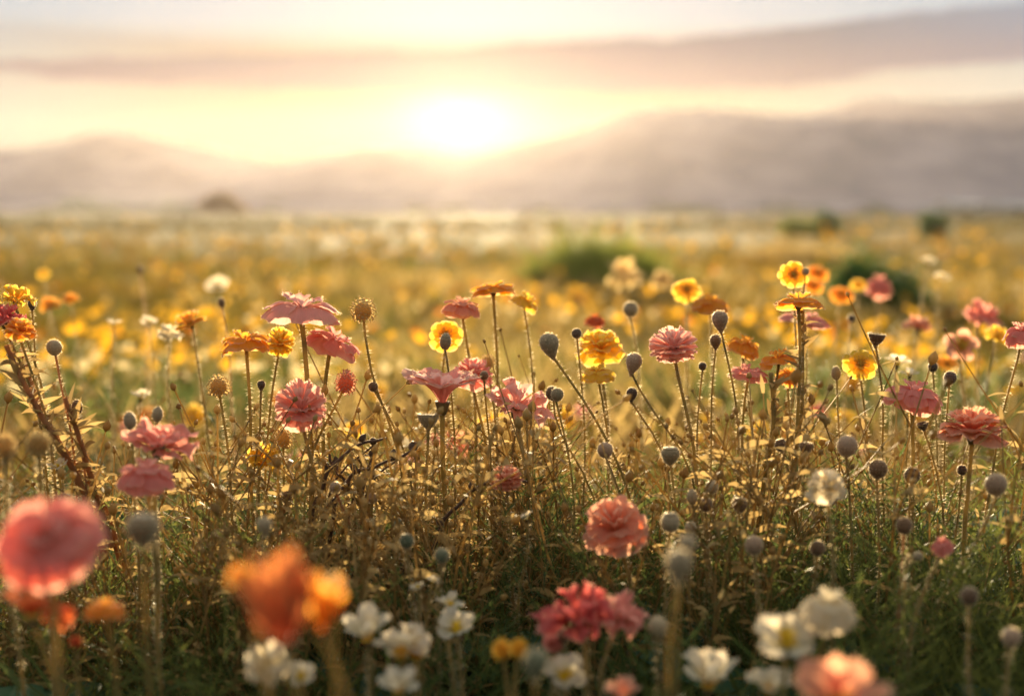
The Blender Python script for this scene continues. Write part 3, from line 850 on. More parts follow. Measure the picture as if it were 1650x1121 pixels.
F_('umbrella', 'rose', 1296, 512, 82, 28, 1.72, 6, 4, [(1290, 560), (1286, 640)], 'flat pink poppy half hidden behind the tall orange umbrella flower')
F_('umbrella', 'rose', 1207, 601, 64, 32, 1.46, 6, 4, [(1196, 640), (1194, 720)], 'flat pink poppy low between orange blooms on a dark straight stem')
F_('dome', 'rose', 1471, 637, 94, 56, 1.36, 8, 4, [(1470, 690), (1472, 800)], 'smooth domed deep pink poppy beside the big layered salmon flower')
F_('ruffle', 'salmon', 1567, 684, 110, 68, 1.28, 2, -4, [(1562, 740), (1556, 850)], 'big layered salmon flower with glowing hanging edge')
F_('dome', 'rose', 1646, 538, 56, 46, 1.40, -10, 10, [(1640, 590), (1606, 690)], 'pink poppy cut by the picture edge on a long leaning stem')
F_('dome', 'rose', 237, 764, 92, 60, 1.10, 2, 0, [(240, 810), (250, 900)], 'smooth pink dome poppy just below the crumpled pink poppy')
F_('crumple', 'rose', 257, 704, 118, 58, 1.16, 10, 4, [(246, 750), (250, 860)], 'crumpled pink poppy with petals thrown sideways under two grey pods')
F_('dome', 'rose', 76, 866, 172, None, 0.76, -6, 46, [(80, 960), (100, 1090)], 'very large blurred pink poppy at the left edge seen from above')
F_('ruffle', 'peach', 990, 842, 102, 84, 1.18, -8, 30, [(1012, 900), (1018, 960)], 'peach crumpled carnation like flower above the crimson poppy')
F_('crumple', 'crimson', 932, 978, 118, 76, 0.98, -8, 8, [(950, 1030), (946, 1110)], 'crimson crumpled poppy with layered petals just above the white square flower')
F_('crumple', 'rose', 1004, 984, 74, 70, 1.00, 16, 14, [(972, 1040), (966, 1110)], 'rose crumpled poppy with a petal hanging down, joined to the crimson poppy')
F_('crumple', 'crimson', 8, 506, 60, 44, 1.32, 6, 4, [(24, 560), (60, 640)], 'dark red ragged poppy cut by the left edge')
F_('ruffle', 'orange', 34, 528, 50, 34, 1.30, 14, 6, [(44, 580), (80, 680)], 'small orange flower beside the dark red poppy')
F_('crumple', 'yellow', 26, 474, 50, 40, 1.36, 8, 6, [(36, 520), (70, 620)], 'loose golden flower head standing just above the dark red poppy')
F_('lobes', 'salmon', 1350, 1112, 156, 90, 0.74, 2, 18, None, 'blurred salmon poppy with rounded lobes cut by the bottom edge')
F_('lobes', 'vermilion', 50, 968, 96, 62, 0.82, -4, -4, [(76, 1030), (96, 1100)], 'blurred red orange poppy below the very large pink poppy')
F_('crumple', 'vermilion', 92, 985, 54, 48, 0.84, 20, 14, [(86, 1040), (96, 1100)], 'small blurred red orange bloom leaning out from the red orange poppy')
F_('dome', 'orange', 170, 979, 64, 36, 0.86, 0, -6, [(184, 1040), (190, 1110)], 'flat orange button flower in the dark lower corner')
F_('pompon', 'vermilion', 122, 1032, 22, 22, 0.92, 0, 4, [(124, 1070)], 'tiny red orange bud flower below the flat orange button flower')
F_('flame', 'flame', 450, 955, 124, 172, 0.60, -6, 4, [(470, 1080), (500, 1160)], 'large blurred red orange poppy with upright petals close to the camera')
F_('flame', 'orange', 524, 968, 54, 112, 0.66, 8, 2, [(540, 1060), (580, 1120)], 'blurred yellow orange upright flower tucked against the large red orange poppy')
F_('rosette', 'orange', 384, 925, 46, 50, 0.66, -24, 24, [(400, 1000), (440, 1100)], 'blurred golden flower peeping out behind the large red orange poppy')
F_('umbrella', 'pink', 660, 741, 44, 24, 1.90, 6, 4, None, 'small pink flower low behind the bent brown twigs')
F_('crumple', 'salmon', 738, 712, 54, 50, 2.00, 6, 10, None, 'blurred red and orange flower behind the cup shaped pod')
F_('dome', 'rose', 1416, 461, 44, 42, 2.9, 4, 8, None, 'blurred pink flower in front of the dark shrub')
F_('crumple', 'rose', 1583, 503, 54, 46, 2.3, 8, 14, None, 'blurred dusky pink poppy behind the peach five petalled flower')
F_('dome', 'rose', 1518, 878, 36, 34, 1.10, -14, 4, [(1500, 920), (1470, 1000)], 'half open pink bud on a smooth green stem leaning left')
F_('pom', 'rose', 890, 1030, 34, 36, 1.02, -12, 10, None, 'tiny dull pink bloom below the crimson poppy')
F_('pompon', 'peach', 558, 614, 40, 44, 1.36, 14, 8, [(546, 650), (506, 706), (490, 780)], 'peach pompon bud on an arching stem')
F_('pom', 'peach', 816, 767, 52, 42, 1.28, 2, 4, [(819, 820), (826, 880)], 'orange yellow tufted flower alone in front of the green feathery leaves')
F_('umbrella', 'peach', 700, 706, 34, 22, 1.8, 0, 4, None, 'faint peach flower close behind the cup shaped pod')
# yellow and orange flowers
F_('umbrella', 'orange', 396, 551, 78, 50, 1.38, -4, -4, [(400, 600), (404, 700)], 'orange umbrella flower with glowing hanging rim beside a round yellow bloom')
F_('pom', 'yellow', 452, 548, 46, 48, 1.46, 8, 20, [(440, 600), (430, 690)], 'round yellow bloom right beside the orange umbrella flower')
F_('rosette', 'orange', 304, 515, 50, 42, 1.72, -20, 18, [(312, 560), (330, 640)], 'orange yellow flower tilted left at the edge of the dark green patch')
F_('rosette', 'yellow', 718, 540, 54, None, 1.55, 0, 62, None, 'yellow rosette facing the camera with a grey bud in front of it')
F_('umbrella', 'orange', 794, 466, 72, 30, 1.58, -6, -8, [(796, 510), (800, 540)], 'flat orange yellow flower on a pale funnel shaped stem')
F_('umbrella', 'yellow', 848, 484, 46, 38, 1.62, 26, 4, [(852, 530), (862, 620)], 'hanging yellow flower touching the flat orange yellow one')
F_('ruffle', 'yellow', 968, 555, 76, 54, 1.53, 2, 24, [(972, 620), (980, 700)], 'broad yellow rosette with orange heart between dark buds')
F_('dome', 'yellow', 963, 602, 56, 32, 1.47, -4, 4, [(972, 640), (980, 710)], 'small flat yellow dome below the broad yellow rosette')
F_('rosette', 'yellow', 1106, 467, 48, None, 1.9, -8, 44, None, 'open yellow cup just above an orange dome flower')
F_('dome', 'orange', 1145, 490, 62, 36, 1.78, 2, 2, [(1146, 540), (1150, 620)], 'orange dome flower behind a grey bud')
F_('rosette', 'yellow', 1279, 442, 46, None, 1.60, -2, 66, [(1282, 490), (1284, 560)], 'topmost yellow flower facing the camera above the orange umbrella')
F_('umbrella', 'orange', 1287, 484, 78, 34, 1.42, 2, -8, [(1287, 530), (1292, 600), (1284, 700)], 'flat orange umbrella flower on a tall pale leafy stem')
F_('dome', 'orange', 1199, 556, 56, 38, 1.58, 18, 4, None, 'orange flower leaning right behind the flat low pink poppy')
F_('umbrella', 'orange', 1254, 576, 60, 36, 1.46, -6, 0, [(1246, 620), (1240, 740)], 'orange umbrella flower bending left over another orange bloom')
F_('dome', 'orange', 1270, 606, 42, 32, 1.5, 10, 8, None, 'soft orange bloom directly under the orange umbrella flower bending left')
F_('rosette', 'yellow', 1387, 586, 54, None, 1.48, 0, 60, [(1390, 640), (1400, 720)], 'bright yellow flower with orange heart facing the camera beside a dark red bud')
F_('five', 'peach', 1550, 556, 58, None, 1.85, 0, 60, None, 'peach yellow five petalled flower facing the camera')
F_('rosette', 'yellow', 1609, 538, 42, 34, 1.9, 10, 30, None, 'yellow orange flower next to the pink poppy at the picture edge')
F_('pompon', 'straw', 585, 498, 46, 46, 1.38, 0, 2, [(588, 560), (602, 625), (640, 700)], 'pale straw pompon high on a tall forked stem')
F_('pompon', 'straw', 352, 620, 44, 40, 1.34, -2, 2, [(358, 660), (372, 760)], 'straw coloured half round pompon left of the pink carnation')
F_('crumple', 'yellow', 424, 732, 52, 54, 1.34, 14, 2, [(412, 780), (420, 860)], 'drooping golden flower among tangled dry stems')
F_('pompon', 'straw', 456, 704, 36, 42, 1.40, 0, 2, None, 'faded straw pompon behind the drooping golden flower')
F_('pompon', 'straw', 62, 713, 50, 50, 1.10, 2, 4, [(62, 760), (70, 850)], 'pale yellow pompon at the far left above the large pink poppy')
F_('pompon', 'straw', 8, 716, 42, 46, 1.04, 0, 4, None, 'pale yellow pompon cut by the left edge')
F_('pompon', 'straw', 786, 582, 28, 28, 1.50, 2, 4, [(792, 620), (800, 700)], 'small straw pompon just behind the small ruffled pink flower')
F_('pompon', 'yellow', 808, 1044, 34, 38, 0.92, -6, 4, [(820, 1100)], 'golden button flower left of a touching pair near the bottom')
F_('pompon', 'yellow', 836, 1043, 34, 38, 0.91, 8, 4, [(826, 1100)], 'golden button flower right of a touching pair near the bottom')
F_('rosette', 'yellow', 572, 690, 36, None, 2.0, 0, 40, None, 'small yellow flower over the grey gap in the plants')
F_('pompon', 'yellow', 646, 1050, 28, 28, 0.94, 0, 4, None, 'golden ball under the blurred white flowers, nearest the large orange poppy')
F_('pompon', 'yellow', 672, 1048, 28, 28, 0.95, 4, 4, None, 'second golden ball from the large orange poppy, under the blurred white flowers')
# white flowers
F_('ruffle', 'cream', 1333, 778, 60, 56, 1.10, 2, 18, [(1340, 840), (1344, 930)], 'cream white ruffled ball flower among green leaves')
F_('dome', 'cream', 1335, 980, 88, 72, 0.88, 2, 6, [(1320, 1060)], 'smooth cream white dome flower just behind the white yellow eyed flower')
F_('quad', 'white', 1268, 1020, 104, 62, 0.88, -6, 34, [(1262, 1090)], 'wide white flower with yellow eye in front of the cream dome')
F_('quad', 'white', 911, 1084, 70, 50, 0.98, 6, 44, [(915, 1130)], 'white square flower with yellow eye below the crimson poppy')
F_('lobes', 'white', 1142, 1078, 88, 72, 0.94, 0, 14, None, 'white ruffled flower with a brown bud pressed against it', centre='stamens')
F_('lobes', 'white', 588, 1006, 74, 66, 0.96, -6, 20, None, 'ragged white flower behind the blurred yellow upright flower')
F_('crumple', 'white', 655, 1026, 80, 48, 0.95, 4, 4, None, 'ragged white flower above two golden balls')
F_('quad', 'white', 735, 1006, 66, 44, 1.04, -4, 30, None, 'white flower with yellow green eye, right of the ragged white flowers')
F_('quad', 'white', 724, 966, 46, 34, 1.08, 10, 4, None, 'small white flower with raised petals above the yellow green eyed one')
F_('quad', 'white', 486, 1086, 48, 50, 0.90, 10, 40, None, 'small white flower with big yellow eye beside the large orange poppy', centre='eye')
F_('crumple', 'cream', 432, 1060, 76, 66, 0.86, -6, 20, None, 'blurred cream flower cluster low under the large orange poppy')
F_('lobes', 'white', 640, 1098, 64, 50, 0.90, 0, 20, None, 'blurred whitish flower at the bottom edge below the golden balls')
F_('lobes', 'white', 1240, 1098, 74, 42, 0.90, 0, 10, None, 'white flower at the bottom edge below the white yellow eyed flower')
F_('quad', 'white', 1447, 580, 40, 28, 1.72, 12, -10, None, 'small white flower between the yellow flower and the deep pink dome')
F_('quad', 'cream', 1466, 598, 34, 18, 1.66, 4, 0, None, 'small cream flower just above the deep pink domed poppy')
F_('quad', 'white', 184, 519, 26, 12, 2.0, 4, -4, None, 'flat white flower over the dark green patch')
F_('quad', 'white', 240, 516, 26, 22, 2.1, 4, 30, None, 'white flower left of the tilted orange flower')
F_('quad', 'white', 226, 635, 32, 18, 1.8, 4, 10, None, 'lone white flower low in the dark green patch')
F_('crumple', 'cream', 272, 534, 34, 30, 1.85, 4, 10, None, 'dusky cream flower just below the tilted orange flower')
F_('quad', 'white', 846, 831, 30, 16, 1.22, -20, -8, None, 'white flower sliver in the green leaves under the orange tufted flower')
F_('quad', 'white', 672, 942, 26, 26, 1.10, -14, 12, None, 'small white bloom left of a dark teal bud')
F_('quad', 'white', 698, 934, 24, 26, 1.12, 14, 8, None, 'small white bloom standing by the stem of the dark teal bud')
F_('lobes', 'peach', 1002, 1112, 58, 44, 0.90, 0, 10, None, 'peach orange blurred flower cut by the bottom edge')
F_('quad', 'white', 92, 748, 36, 22, 1.3, -4, 14, None, 'bluish white flower behind the pale yellow pompon')
F_('quad', 'white', 350, 455, 40, 40, 3.2, 4, 30, None, 'blurred white star shaped flower in the golden meadow')
F_('crumple', 'straw', 1005, 438, 56, 50, 4.2, 4, 20, None, 'blurred cream bloom in front of the green mound')
F_('crumple', 'straw', 1068, 448, 40, 30, 4.2, 4, 20, None, 'small blurred cream bloom near the green mound')
F_('quad', 'cream', 1495, 420, 24, 18, 3.0, 4, 20, None, 'little cream bloom on top of the dark shrub')
F_('quad', 'cream', 1519, 444, 26, 24, 2.8, 10, 20, None, 'little cream bloom beside the dark shrub')
F_('rosette', 'orange', 1318, 440, 36, None, 2.6, 0, 40, None, 'blurred orange bloom right behind the topmost yellow flower')
F_('rosette', 'orange', 1310, 460, 34, None, 2.5, 0, 40, None, 'blurred orange bloom low behind the topmost yellow flower')
F_('rosette', 'yellow', 1383, 458, 26, None, 2.7, 0, 40, None, 'blurred yellow bloom between orange ones in front of the dark shrub')
F_('rosette', 'orange', 1356, 475, 40, None, 2.6, 0, 40, None, 'blurred orange bloom left of the blurred pink flower')
F_('dome', 'vermilion', 958, 516, 34, 24, 1.9, 0, 4, None, 'small dull red orange flower above the broad yellow rosette')
F_('rosette', 'orange', 80, 488, 34, 24, 2.4, 0, 20, None, 'blurred orange flower left of another orange one by the left edge')
F_('rosette', 'orange', 114, 480, 28, 20, 2.5, 0, 20, None, 'blurred orange flower right of another orange one by the left edge')
F_('rosette', 'yellow', 70, 440, 22, 24, 3.0, 0, 30, None, 'blurred yellow ball flower in the golden meadow at left')
F_('crumple', 'peach', 1480, 520, 44, 30, 2.2, 0, 10, None, 'faint peach cream bloom left of the blurred dusky pink poppy')
F_('rosette', 'orange', 1526, 582, 40, 24, 2.1, 0, 10, None, 'faint orange bloom below the peach five petalled flower')
# pods and buds on thin stems
P_('drop', 'grey', 885, 554, 34, 1.36, -16, 4, [(910, 600), (972, 690), (1012, 770)], 'pale grey pod on a long stem slanting down to the right')
P_('drop', 'mauve', 1021, 583, 28, 1.38, 12, 4, [(1026, 620), (1060, 680), (1116, 740)], 'mauve pod on a stem curving right, above a smaller dark one')
P_('drop', 'dark', 1018, 634, 19, 1.40, 4, 4, [(1022, 660), (1070, 710)], 'small dark bud just under the mauve pod')
P_('drop', 'mauve', 1160, 515, 28, 1.40, -6, 4, [(1166, 550), (1180, 610), (1190, 680)], 'round mauve pod in front of the orange dome flower')
P_('drop', 'brown', 1153, 549, 20, 1.44, -2, 4, [(1150, 580), (1146, 650)], 'brown bud right below the round mauve pod')
P_('round', 'grey', 1016, 497, 25, 1.80, 4, 4, [(1022, 530), (1030, 580)], 'grey green pod softly blurred above the mauve pod')
P_('round', 'brown', 890, 632, 24, 1.36, -8, 4, [(880, 660), (910, 720), (960, 780)], 'brown pod behind its twin beside the ragged pink flower')
P_('round', 'grey', 898, 634, 22, 1.34, 10, 4, [(904, 670), (920, 730)], 'grey pod in front of its brown twin beside the ragged pink flower')
P_('cup', 'grey', 690, 676, 38, 1.34, 0, -4, [(689, 720), (686, 850)], 'grey cup shaped pod on a straight stem under the pink fan poppy', name='seedhead')
P_('egg', 'grey', 718, 549, 20, 1.42, 4, 4, [(724, 580), (730, 640)], 'grey bud in front of the yellow rosette facing the camera')
P_('round', 'mauve', 975, 723, 27, 1.32, -6, 4, [(986, 760), (1010, 820)], 'mauve pod crossed by the long slanting stem')
P_('cap', 'grey', 1080, 733, 32, 1.26, -2, 4, [(1084, 780), (1092, 830)], 'flat topped grey pod on a straight stem over the green leaves', cap=True)
P_('round', 'mauve', 1365, 716, 35, 1.28, 2, 4, [(1370, 760), (1372, 860)], 'round mauve pod with a glowing edge above the cream ruffled ball')
P_('round', 'brown', 1415, 753, 32, 1.26, 6, 4, [(1418, 800), (1416, 900)], 'brown pod with a curled orange petal next to it')
P_('round', 'brown', 1470, 764, 27, 1.28, 6, 4, [(1466, 800), (1462, 880)], 'dull brown pod under the deep pink domed poppy')
P_('round', 'mauve', 1605, 778, 37, 1.16, -4, 4, [(1602, 820), (1560, 900), (1500, 980)], 'large rosy pod on a stem sweeping down left')
P_('round', 'grey', 1147, 783, 22, 1.24, 2, 4, [(1146, 820), (1142, 880)], 'topmost grey pod of a cluster of three')
P_('egg', 'beige', 1115, 799, 19, 1.23, -4, 4, [(1122, 850), (1150, 920)], 'slender beige pod on the left of the cluster of three')
P_('round', 'brown', 1137, 811, 24, 1.22, -2, 4, [(1142, 860), (1140, 930)], 'brown pod lowest in the cluster of three')
P_('cap', 'brown', 1192, 813, 27, 1.22, 2, 4, [(1193, 850), (1196, 920)], 'golden brown capped pod with a bright fuzzy rim', cap=True)
P_('round', 'grey', 1080, 839, 32, 1.16, 0, 4, [(1070, 880), (1072, 940)], 'smooth grey pod between the peach flower and a blurred one')
P_('round', 'mauve', 1215, 876, 31, 1.14, 0, 4, [(1222, 920), (1226, 990)], 'mauve pod beside broad green leaves')
P_('round', 'brown', 1317, 881, 26, 1.16, 0, 4, None, 'dim brown pod in the shade under the cream ruffled ball')
P_('drop', 'grey', 1094, 908, 44, 0.80, 4, -4, [(1080, 970), (1074, 1110)], 'big blurred grey pod on a thick upright stem close to the camera')
P_('round', 'grey', 1108, 874, 30, 0.84, 10, 4, [(1092, 930)], 'blurred grey pod leaning over the big blurred one')
P_('round', 'beige', 1113, 848, 20, 1.20, 0, 4, None, 'small golden pod behind the blurred grey pods')
P_('round', 'brown', 1258, 716, 22, 1.32, -14, 4, [(1276, 760), (1284, 840)], 'brown bud bent to the left over the feathery leaves')
P_('cap', 'brown', 1299, 720, 24, 1.34, 6, 4, [(1296, 760), (1290, 850)], 'ragged brown pod left of the round glowing mauve pod')
P_('round', 'beige', 87, 558, 26, 1.32, -8, 4, [(90, 595), (104, 650), (120, 720)], 'beige bud with glowing rim on a reddish hairy stem', stem=M_STEM_RED)
P_('egg', 'brown', 124, 655, 19, 1.32, 4, 4, [(126, 700), (140, 780)], 'brown papery bud on a crooked reddish stem', stem=M_STEM_RED)
P_('egg', 'grey', 209, 676, 22, 1.22, -6, 4, [(216, 720)], 'grey oval bud left of its twin above the crumpled pink poppy')
P_('egg', 'grey', 254, 666, 19, 1.24, 6, 4, [(248, 710)], 'grey oval bud right of its twin above the crumpled pink poppy')
P_('cap', 'grey', 230, 852, 56, 0.84, 0, 0, [(232, 930), (240, 1060)], 'blurred wide grey pod with a flat top in the dry stems', cap=True)
P_('round', 'dark', 1531, 607, 22, 1.42, 4, 4, [(1528, 640), (1524, 700)], 'dark round bud beside the deep pink domed poppy')
P_('round', 'dark', 1503, 590, 17, 1.50, -4, 4, [(1506, 620), (1510, 690)], 'small dark bud left of the larger dark round bud')
P_('cup', 'brown', 1412, 545, 30, 1.44, 6, 2, [(1416, 580), (1424, 640)], 'dark red brown cup shaped bud rising above the yellow flower')
P_('round', 'dark', 1132, 589, 14, 1.46, 0, 4, [(1128, 620), (1124, 680)], 'tiny dark bud right of the compact pink ruffled flower')
P_('round', 'brown', 601, 622, 17, 1.38, -20, 6, [(620, 660), (655, 712)], 'brown bud in the fork of the tall straw pompon stem')
P_('round', 'dark', 666, 718, 17, 1.36, 20, 4, [(640, 740), (590, 764)], 'dark bud at the tip of a bent brown twig', stem=M_STEM_DARK)
P_('round', 'dark', 601, 710, 13, 1.36, -14, 4, [(570, 728), (540, 760), (520, 820)], 'dark bud on the upper bent brown twig', stem=M_STEM_DARK)
P_('drop', 'dark', 582, 740, 12, 1.37, 0, 4, [(584, 770), (560, 820)], 'small black bud hanging between the bent brown twigs', stem=M_STEM_DARK)
P_('drop', 'dark', 599, 762, 15, 1.36, -4, 4, [(602, 800), (618, 870)], 'dark green bud below the bent brown twigs')
P_('round', 'brown', 1457, 845, 28, 1.14, 0, 4, [(1456, 890), (1450, 960)], 'brown pod on a reddish stalk in the green grass', stem=M_STEM_RED)
P_('round', 'green', 712, 893, 25, 1.12, 0, 4, [(710, 930), (706, 990)], 'dark teal bud above the small white blooms')
P_('round', 'green', 655, 870, 25, 1.12, 0, 4, None, 'round teal bud left of the dark teal one')
P_('egg', 'green', 642, 844, 17, 1.26, 0, 4, None, 'upright oval bud with curled stalk above the round teal bud')
P_('drop', 'dark', 52, 490, 15, 1.40, 4, 4, [(52, 520), (60, 600)], 'slim dark bud rising next to the dark red poppy')
P_('round', 'dark', 1550, 756, 17, 1.30, 0, 4, None, 'small dark bud under the big layered salmon flower')
P_('round', 'brown', 1562, 958, 30, 1.00, 0, 4, None, 'dim brown round pod in the dark leaves at lower right')
P_('round', 'mauve', 1630, 1024, 32, 0.96, 6, 4, None, 'dim mauve pod near the lower right corner')
P_('egg', 'brown', 226, 434, 11, 2.6, 0, 4, [(230, 470), (234, 500)], 'thin brown seedhead standing up in the golden meadow', stem=M_STEM_RED)
P_('egg', 'brown', 357, 487, 13, 1.9, 0, 4, [(362, 520), (370, 560)], 'brown withered bud right of the tilted orange flower', stem=M_STEM_RED)
P_('round', 'dark', 929, 536, 17, 1.48, -4, 4, [(934, 570), (940, 640)], 'dark bud touching the broad yellow rosette')
P_('drop', 'dark', 421, 620, 14, 1.36, 4, 4, [(420, 660), (416, 720)], 'dark green bud between the orange umbrella flower and the pink carnation')
P_('round', 'beige', 1060, 1006, 32, 0.98, 0, 4, None, 'dim beige bud behind the thick upright blurred stem')
P_('drop', 'green', 864, 1066, 42, 0.78, 4, 0, [(860, 1110)], 'blurred dark grey bud beside the white square flower')
P_('egg', 'beige', 1347, 600, 17, 1.50, -8, 4, [(1350, 650), (1352, 730)], 'long beige bud left of the bright yellow flower')
P_('drop', 'green', 540, 944, 34, 0.70, 0, 0, [(540, 1010), (540, 1100)], 'blurred brown bud behind the yellow upright flower')
P_('round', 'brown', 908, 1022, 24, 1.02, 10, 4, None, 'pale bud touching the tiny dull pink bloom')
P_('round', 'grey', 1298, 437, 13, 1.60, 14, 4, None, 'little blue grey bud touching the topmost yellow flower')
P_('round', 'dark', 1372, 512, 14, 2.0, 0, 4, None, 'small dark brown bud in the blurred golden flowers')
P_('round', 'brown', 780, 604, 15, 1.42, 0, 4, None, 'brown bud close under the small straw pompon')
P_('egg', 'brown', 462, 797, 19, 1.30, 6, 4, [(456, 830), (440, 900)], 'oval brown bud low in the tangled dry stems', stem=M_STEM_RED)
P_('round', 'mauve', 540, 784, 20, 1.28, -8, 4, [(550, 820), (580, 870)], 'rosy bud low by the brown twigs', stem=M_STEM_RED)
P_('round', 'mauve', 600, 801, 18, 1.30, 4, 4, None, 'tiny crimson bud under the bent brown twigs')
P_('cup', 'dark', 1487, 686, 20, 1.34, -16, 4, [(1500, 720), (1520, 790)], 'dark bud bent left beside the big layered salmon flower')
P_('drop', 'beige', 426, 846, 26, 1.00, 0, 4, None, 'bluish leaf shaped bud above the large orange poppy')
P_('round', 'grey', 1480, 895, 16, 1.10, 40, 10, [(1472, 880), (1462, 868)], 'small pale bud nodding on a bent stalk beside the half open pink bud')

# bent brown twigs in front of the grey gap
def twig(pts, d, r0, r1, label):
    W = [at(x, y, d + dz) for x, y, dz in pts]
    base = W[-1].copy()
    t = thing('twig', base, label, 'twig', 'bent brown twigs')
    P = smooth_path([p - base for p in W], 26); n = len(P)
    P = P + .0012 * np.stack([np.sin(np.arange(n) * 1.3), np.cos(np.arange(n) * 1.7), np.sin(np.arange(n) * 1.1 + 1)], 1)
    V, F = tube(P, np.linspace(r0, r1, n) * .75); G = Geo(); G.add(V, F)
    V, F = hairs_on_tube(P, r0, 160, .003); G.add(V, F)
    obj('stem', G.mesh('twig stem', M_STEM_DARK), t)
    for k in (6, 13, 19):
        G = Geo(); bud(G, np.array([0, 0, 0.0]), .006, [rng.uniform(-1, 1), -.3, 1])
        o = obj('bud', G.mesh('twig bud', POD['dark']), t, Vector(P[k]) + Vector((0, -.002, .005)))
    return t
twig([(622, 708, .02), (590, 712, .01), (548, 738, 0), (520, 780, 0), (500, 850, .02), (498, 930, .05)], 1.34, .0016, .0034, 'brown twig arching up to the right out of the dry stems')
twig([(668, 722, .01), (640, 738, .0), (596, 754, 0), (560, 772, .01), (536, 830, .02), (530, 920, .05)], 1.33, .0015, .0030, 'lower brown twig running level to a dark bud')
twig([(526, 728, .02), (540, 752, .01), (556, 778, 0), (604, 850, .0), (660, 930, .04)], 1.36, .0016, .0032, 'brown twig crossing the arching one and falling right')
twig([(852, 780, .0), (826, 768, .0), (790, 776, 0), (744, 806, .01), (704, 862, .02), (690, 930, .05)], 1.30, .0014, .0028, 'thin brown twig bending under the orange tufted flower')
twig([(604, 716, .01), (598, 740, .0), (584, 790, 0), (590, 850, .0), (640, 900, .03)], 1.36, .0012, .0026, 'short upright brown twig between the bent ones')
# leafy shoots standing at the left edge
def shoot(pts, d, r0, r1, label, mat, leafmat):
    W = [at(x, y, d + dz) for x, y, dz in pts]; base = W[-1].copy()
    t = thing('leafy_shoot', base, label, 'plant', 'upright leafy shoots')
    P = smooth_path([p - base for p in W], 28); n = len(P)
    G = Geo(); V, F = tube(P, np.linspace(r0, r1, n)); G.add(V, F); V, F = hairs_on_tube(P, r0, 900, .0045); G.add(V, F)
    obj('stem', G.mesh('shoot stem', mat), t)
    G = Geo()
    for k in range(46):
        i = rng.randint(2, n - 3); a = rng.uniform(0, 6.283)
        blade(G, P[i], (math.cos(a), math.sin(a), rng.uniform(.2, 1.2)), rng.uniform(.012, .034), rng.uniform(.002, .0045), (0, 0, rng.uniform(-.6, .1)), 5, rng.random() * 3)
    obj('leaves', G.mesh('shoot leaves', leafmat), t)
shoot([(10, 556, 0), (40, 620, 0), (84, 700, 0), (130, 780, .02), (170, 900, .05)], 1.30, .0022, .0034, 'reddish hairy shoot slanting down right from the left edge', M_STEM_RED, M_DRY)
shoot([(36, 560, 0), (58, 640, 0), (100, 720, 0), (160, 800, .02), (200, 920, .05)], 1.33, .0024, .0034, 'second reddish hairy shoot, under the small orange flower', M_STEM_RED, M_DRY)
shoot([(104, 640, 0), (126, 700, 0), (150, 780, .02), (180, 880, .05)], 1.31, .0020, .0032, 'crooked reddish shoot by the brown papery bud', M_STEM_RED, M_DRY)
shoot([(1292, 500, 0), (1292, 580, 0), (1290, 660, 0), (1276, 760, .01), (1262, 880, .05)], 1.43, .0022, .0034, 'pale glowing leafy shoot beside the tall orange umbrella flower', M_STEM, M_DRY)
shoot([(1242, 600, 0), (1246, 680, 0), (1232, 770, 0), (1218, 880, .05)], 1.42, .0020, .0030, 'leafy shoot under the orange umbrella flower bending left', M_STEM, M_DRY)

# close undergrowth
FE = [proto_feather() for _ in range(5)]; DR = [proto_dry() for _ in range(8)]; GR = [proto_grass() for _ in range(5)]
WI = [proto_wire() for _ in range(5)]; LE = [proto_leaf() for _ in range(5)]
right = lambda u, y: np.clip(.70 + u * 1.2, .30, 1)
left = lambda u, y: np.where((u < -.12) & (y > 1.45), .12, np.clip(.75 - np.abs(u + .10) * 1.7, .22, 1))
plant('feathery_foliage', 'fine feathery green leaves filling the ground between the flower stems', M_FEATHER, FE, 1500, .62, 1.75, (.46, .94), right)
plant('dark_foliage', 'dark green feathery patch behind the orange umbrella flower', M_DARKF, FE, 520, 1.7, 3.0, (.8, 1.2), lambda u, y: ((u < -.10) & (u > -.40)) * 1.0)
plant('dry_undergrowth', 'dry golden branching stalks with tiny seed buds', M_DRY, DR, 1750, 1.15, 1.95, (.6, 1.16), left, lean=.08)
plant('grass', 'thin green and straw grass blades between the flowers', M_GRASS, GR, 650, .62, 2.2, (.5, 1.0), None)
plant('tangled_undergrowth', 'hair thin tangled green stalks low in the meadow', M_FEATHER, WI, 700, .9, 2.2, (.6, 1.1), None)
plant('leaf_undergrowth', 'dark green lobed leaves close to the ground', M_LEAF, LE, 800, .6, 1.7, (.7, 1.25), lambda u, y: np.clip(.6 + u * 1.4, .2, 1), lean=.1)

plant('back_foliage', 'feathery green and gold growth close behind the sharp flowers', M_FEATHER, FE, 560, 1.85, 3.4, (.7, 1.25), None)
plant('back_undergrowth', 'thin golden stalks close behind the sharp flowers', M_DRY, DR, 420, 1.85, 3.6, (.8, 1.7), None)
# beyond the sharp flowers the meadow lies lower
def mid_spots(n, ya, yb, p=1.0):
    """more of them close by, thinning with distance"""
    s = nrg.random(n); d = 1 / (1 / yb + (1 / ya - 1 / yb) * s ** p)
    x = nrg.uniform(-1, 1, n) * (.4 + .64 * d)
    return x, d
def scatter(protos, n, ya, yb, h0, h1, grow=0.0, wide=1.0, gap=None, p=1.0):
    x, y = mid_spots(n, ya, yb, p)
    if gap is not None:
        k = vnoise(x * 1.6, y * .8, 1.3) + nrg.normal(0, .2, n) > gap; x, y = x[k], y[k]
    n = len(x); h = nrg.uniform(h0, h1, n) * (1 + grow * y)
    return merge(protos, np.stack([x, y, ground_z(x, y)], 1), h * wide, nrg.uniform(0, 6.283, n), nrg.normal(0, .12, (n, 2)), nrg.integers(0, len(protos), n), zs=h)
GL = [proto_grass(9, .022) for _ in range(5)]
GF = [proto_grass(6, .03, 4) for _ in range(6)]
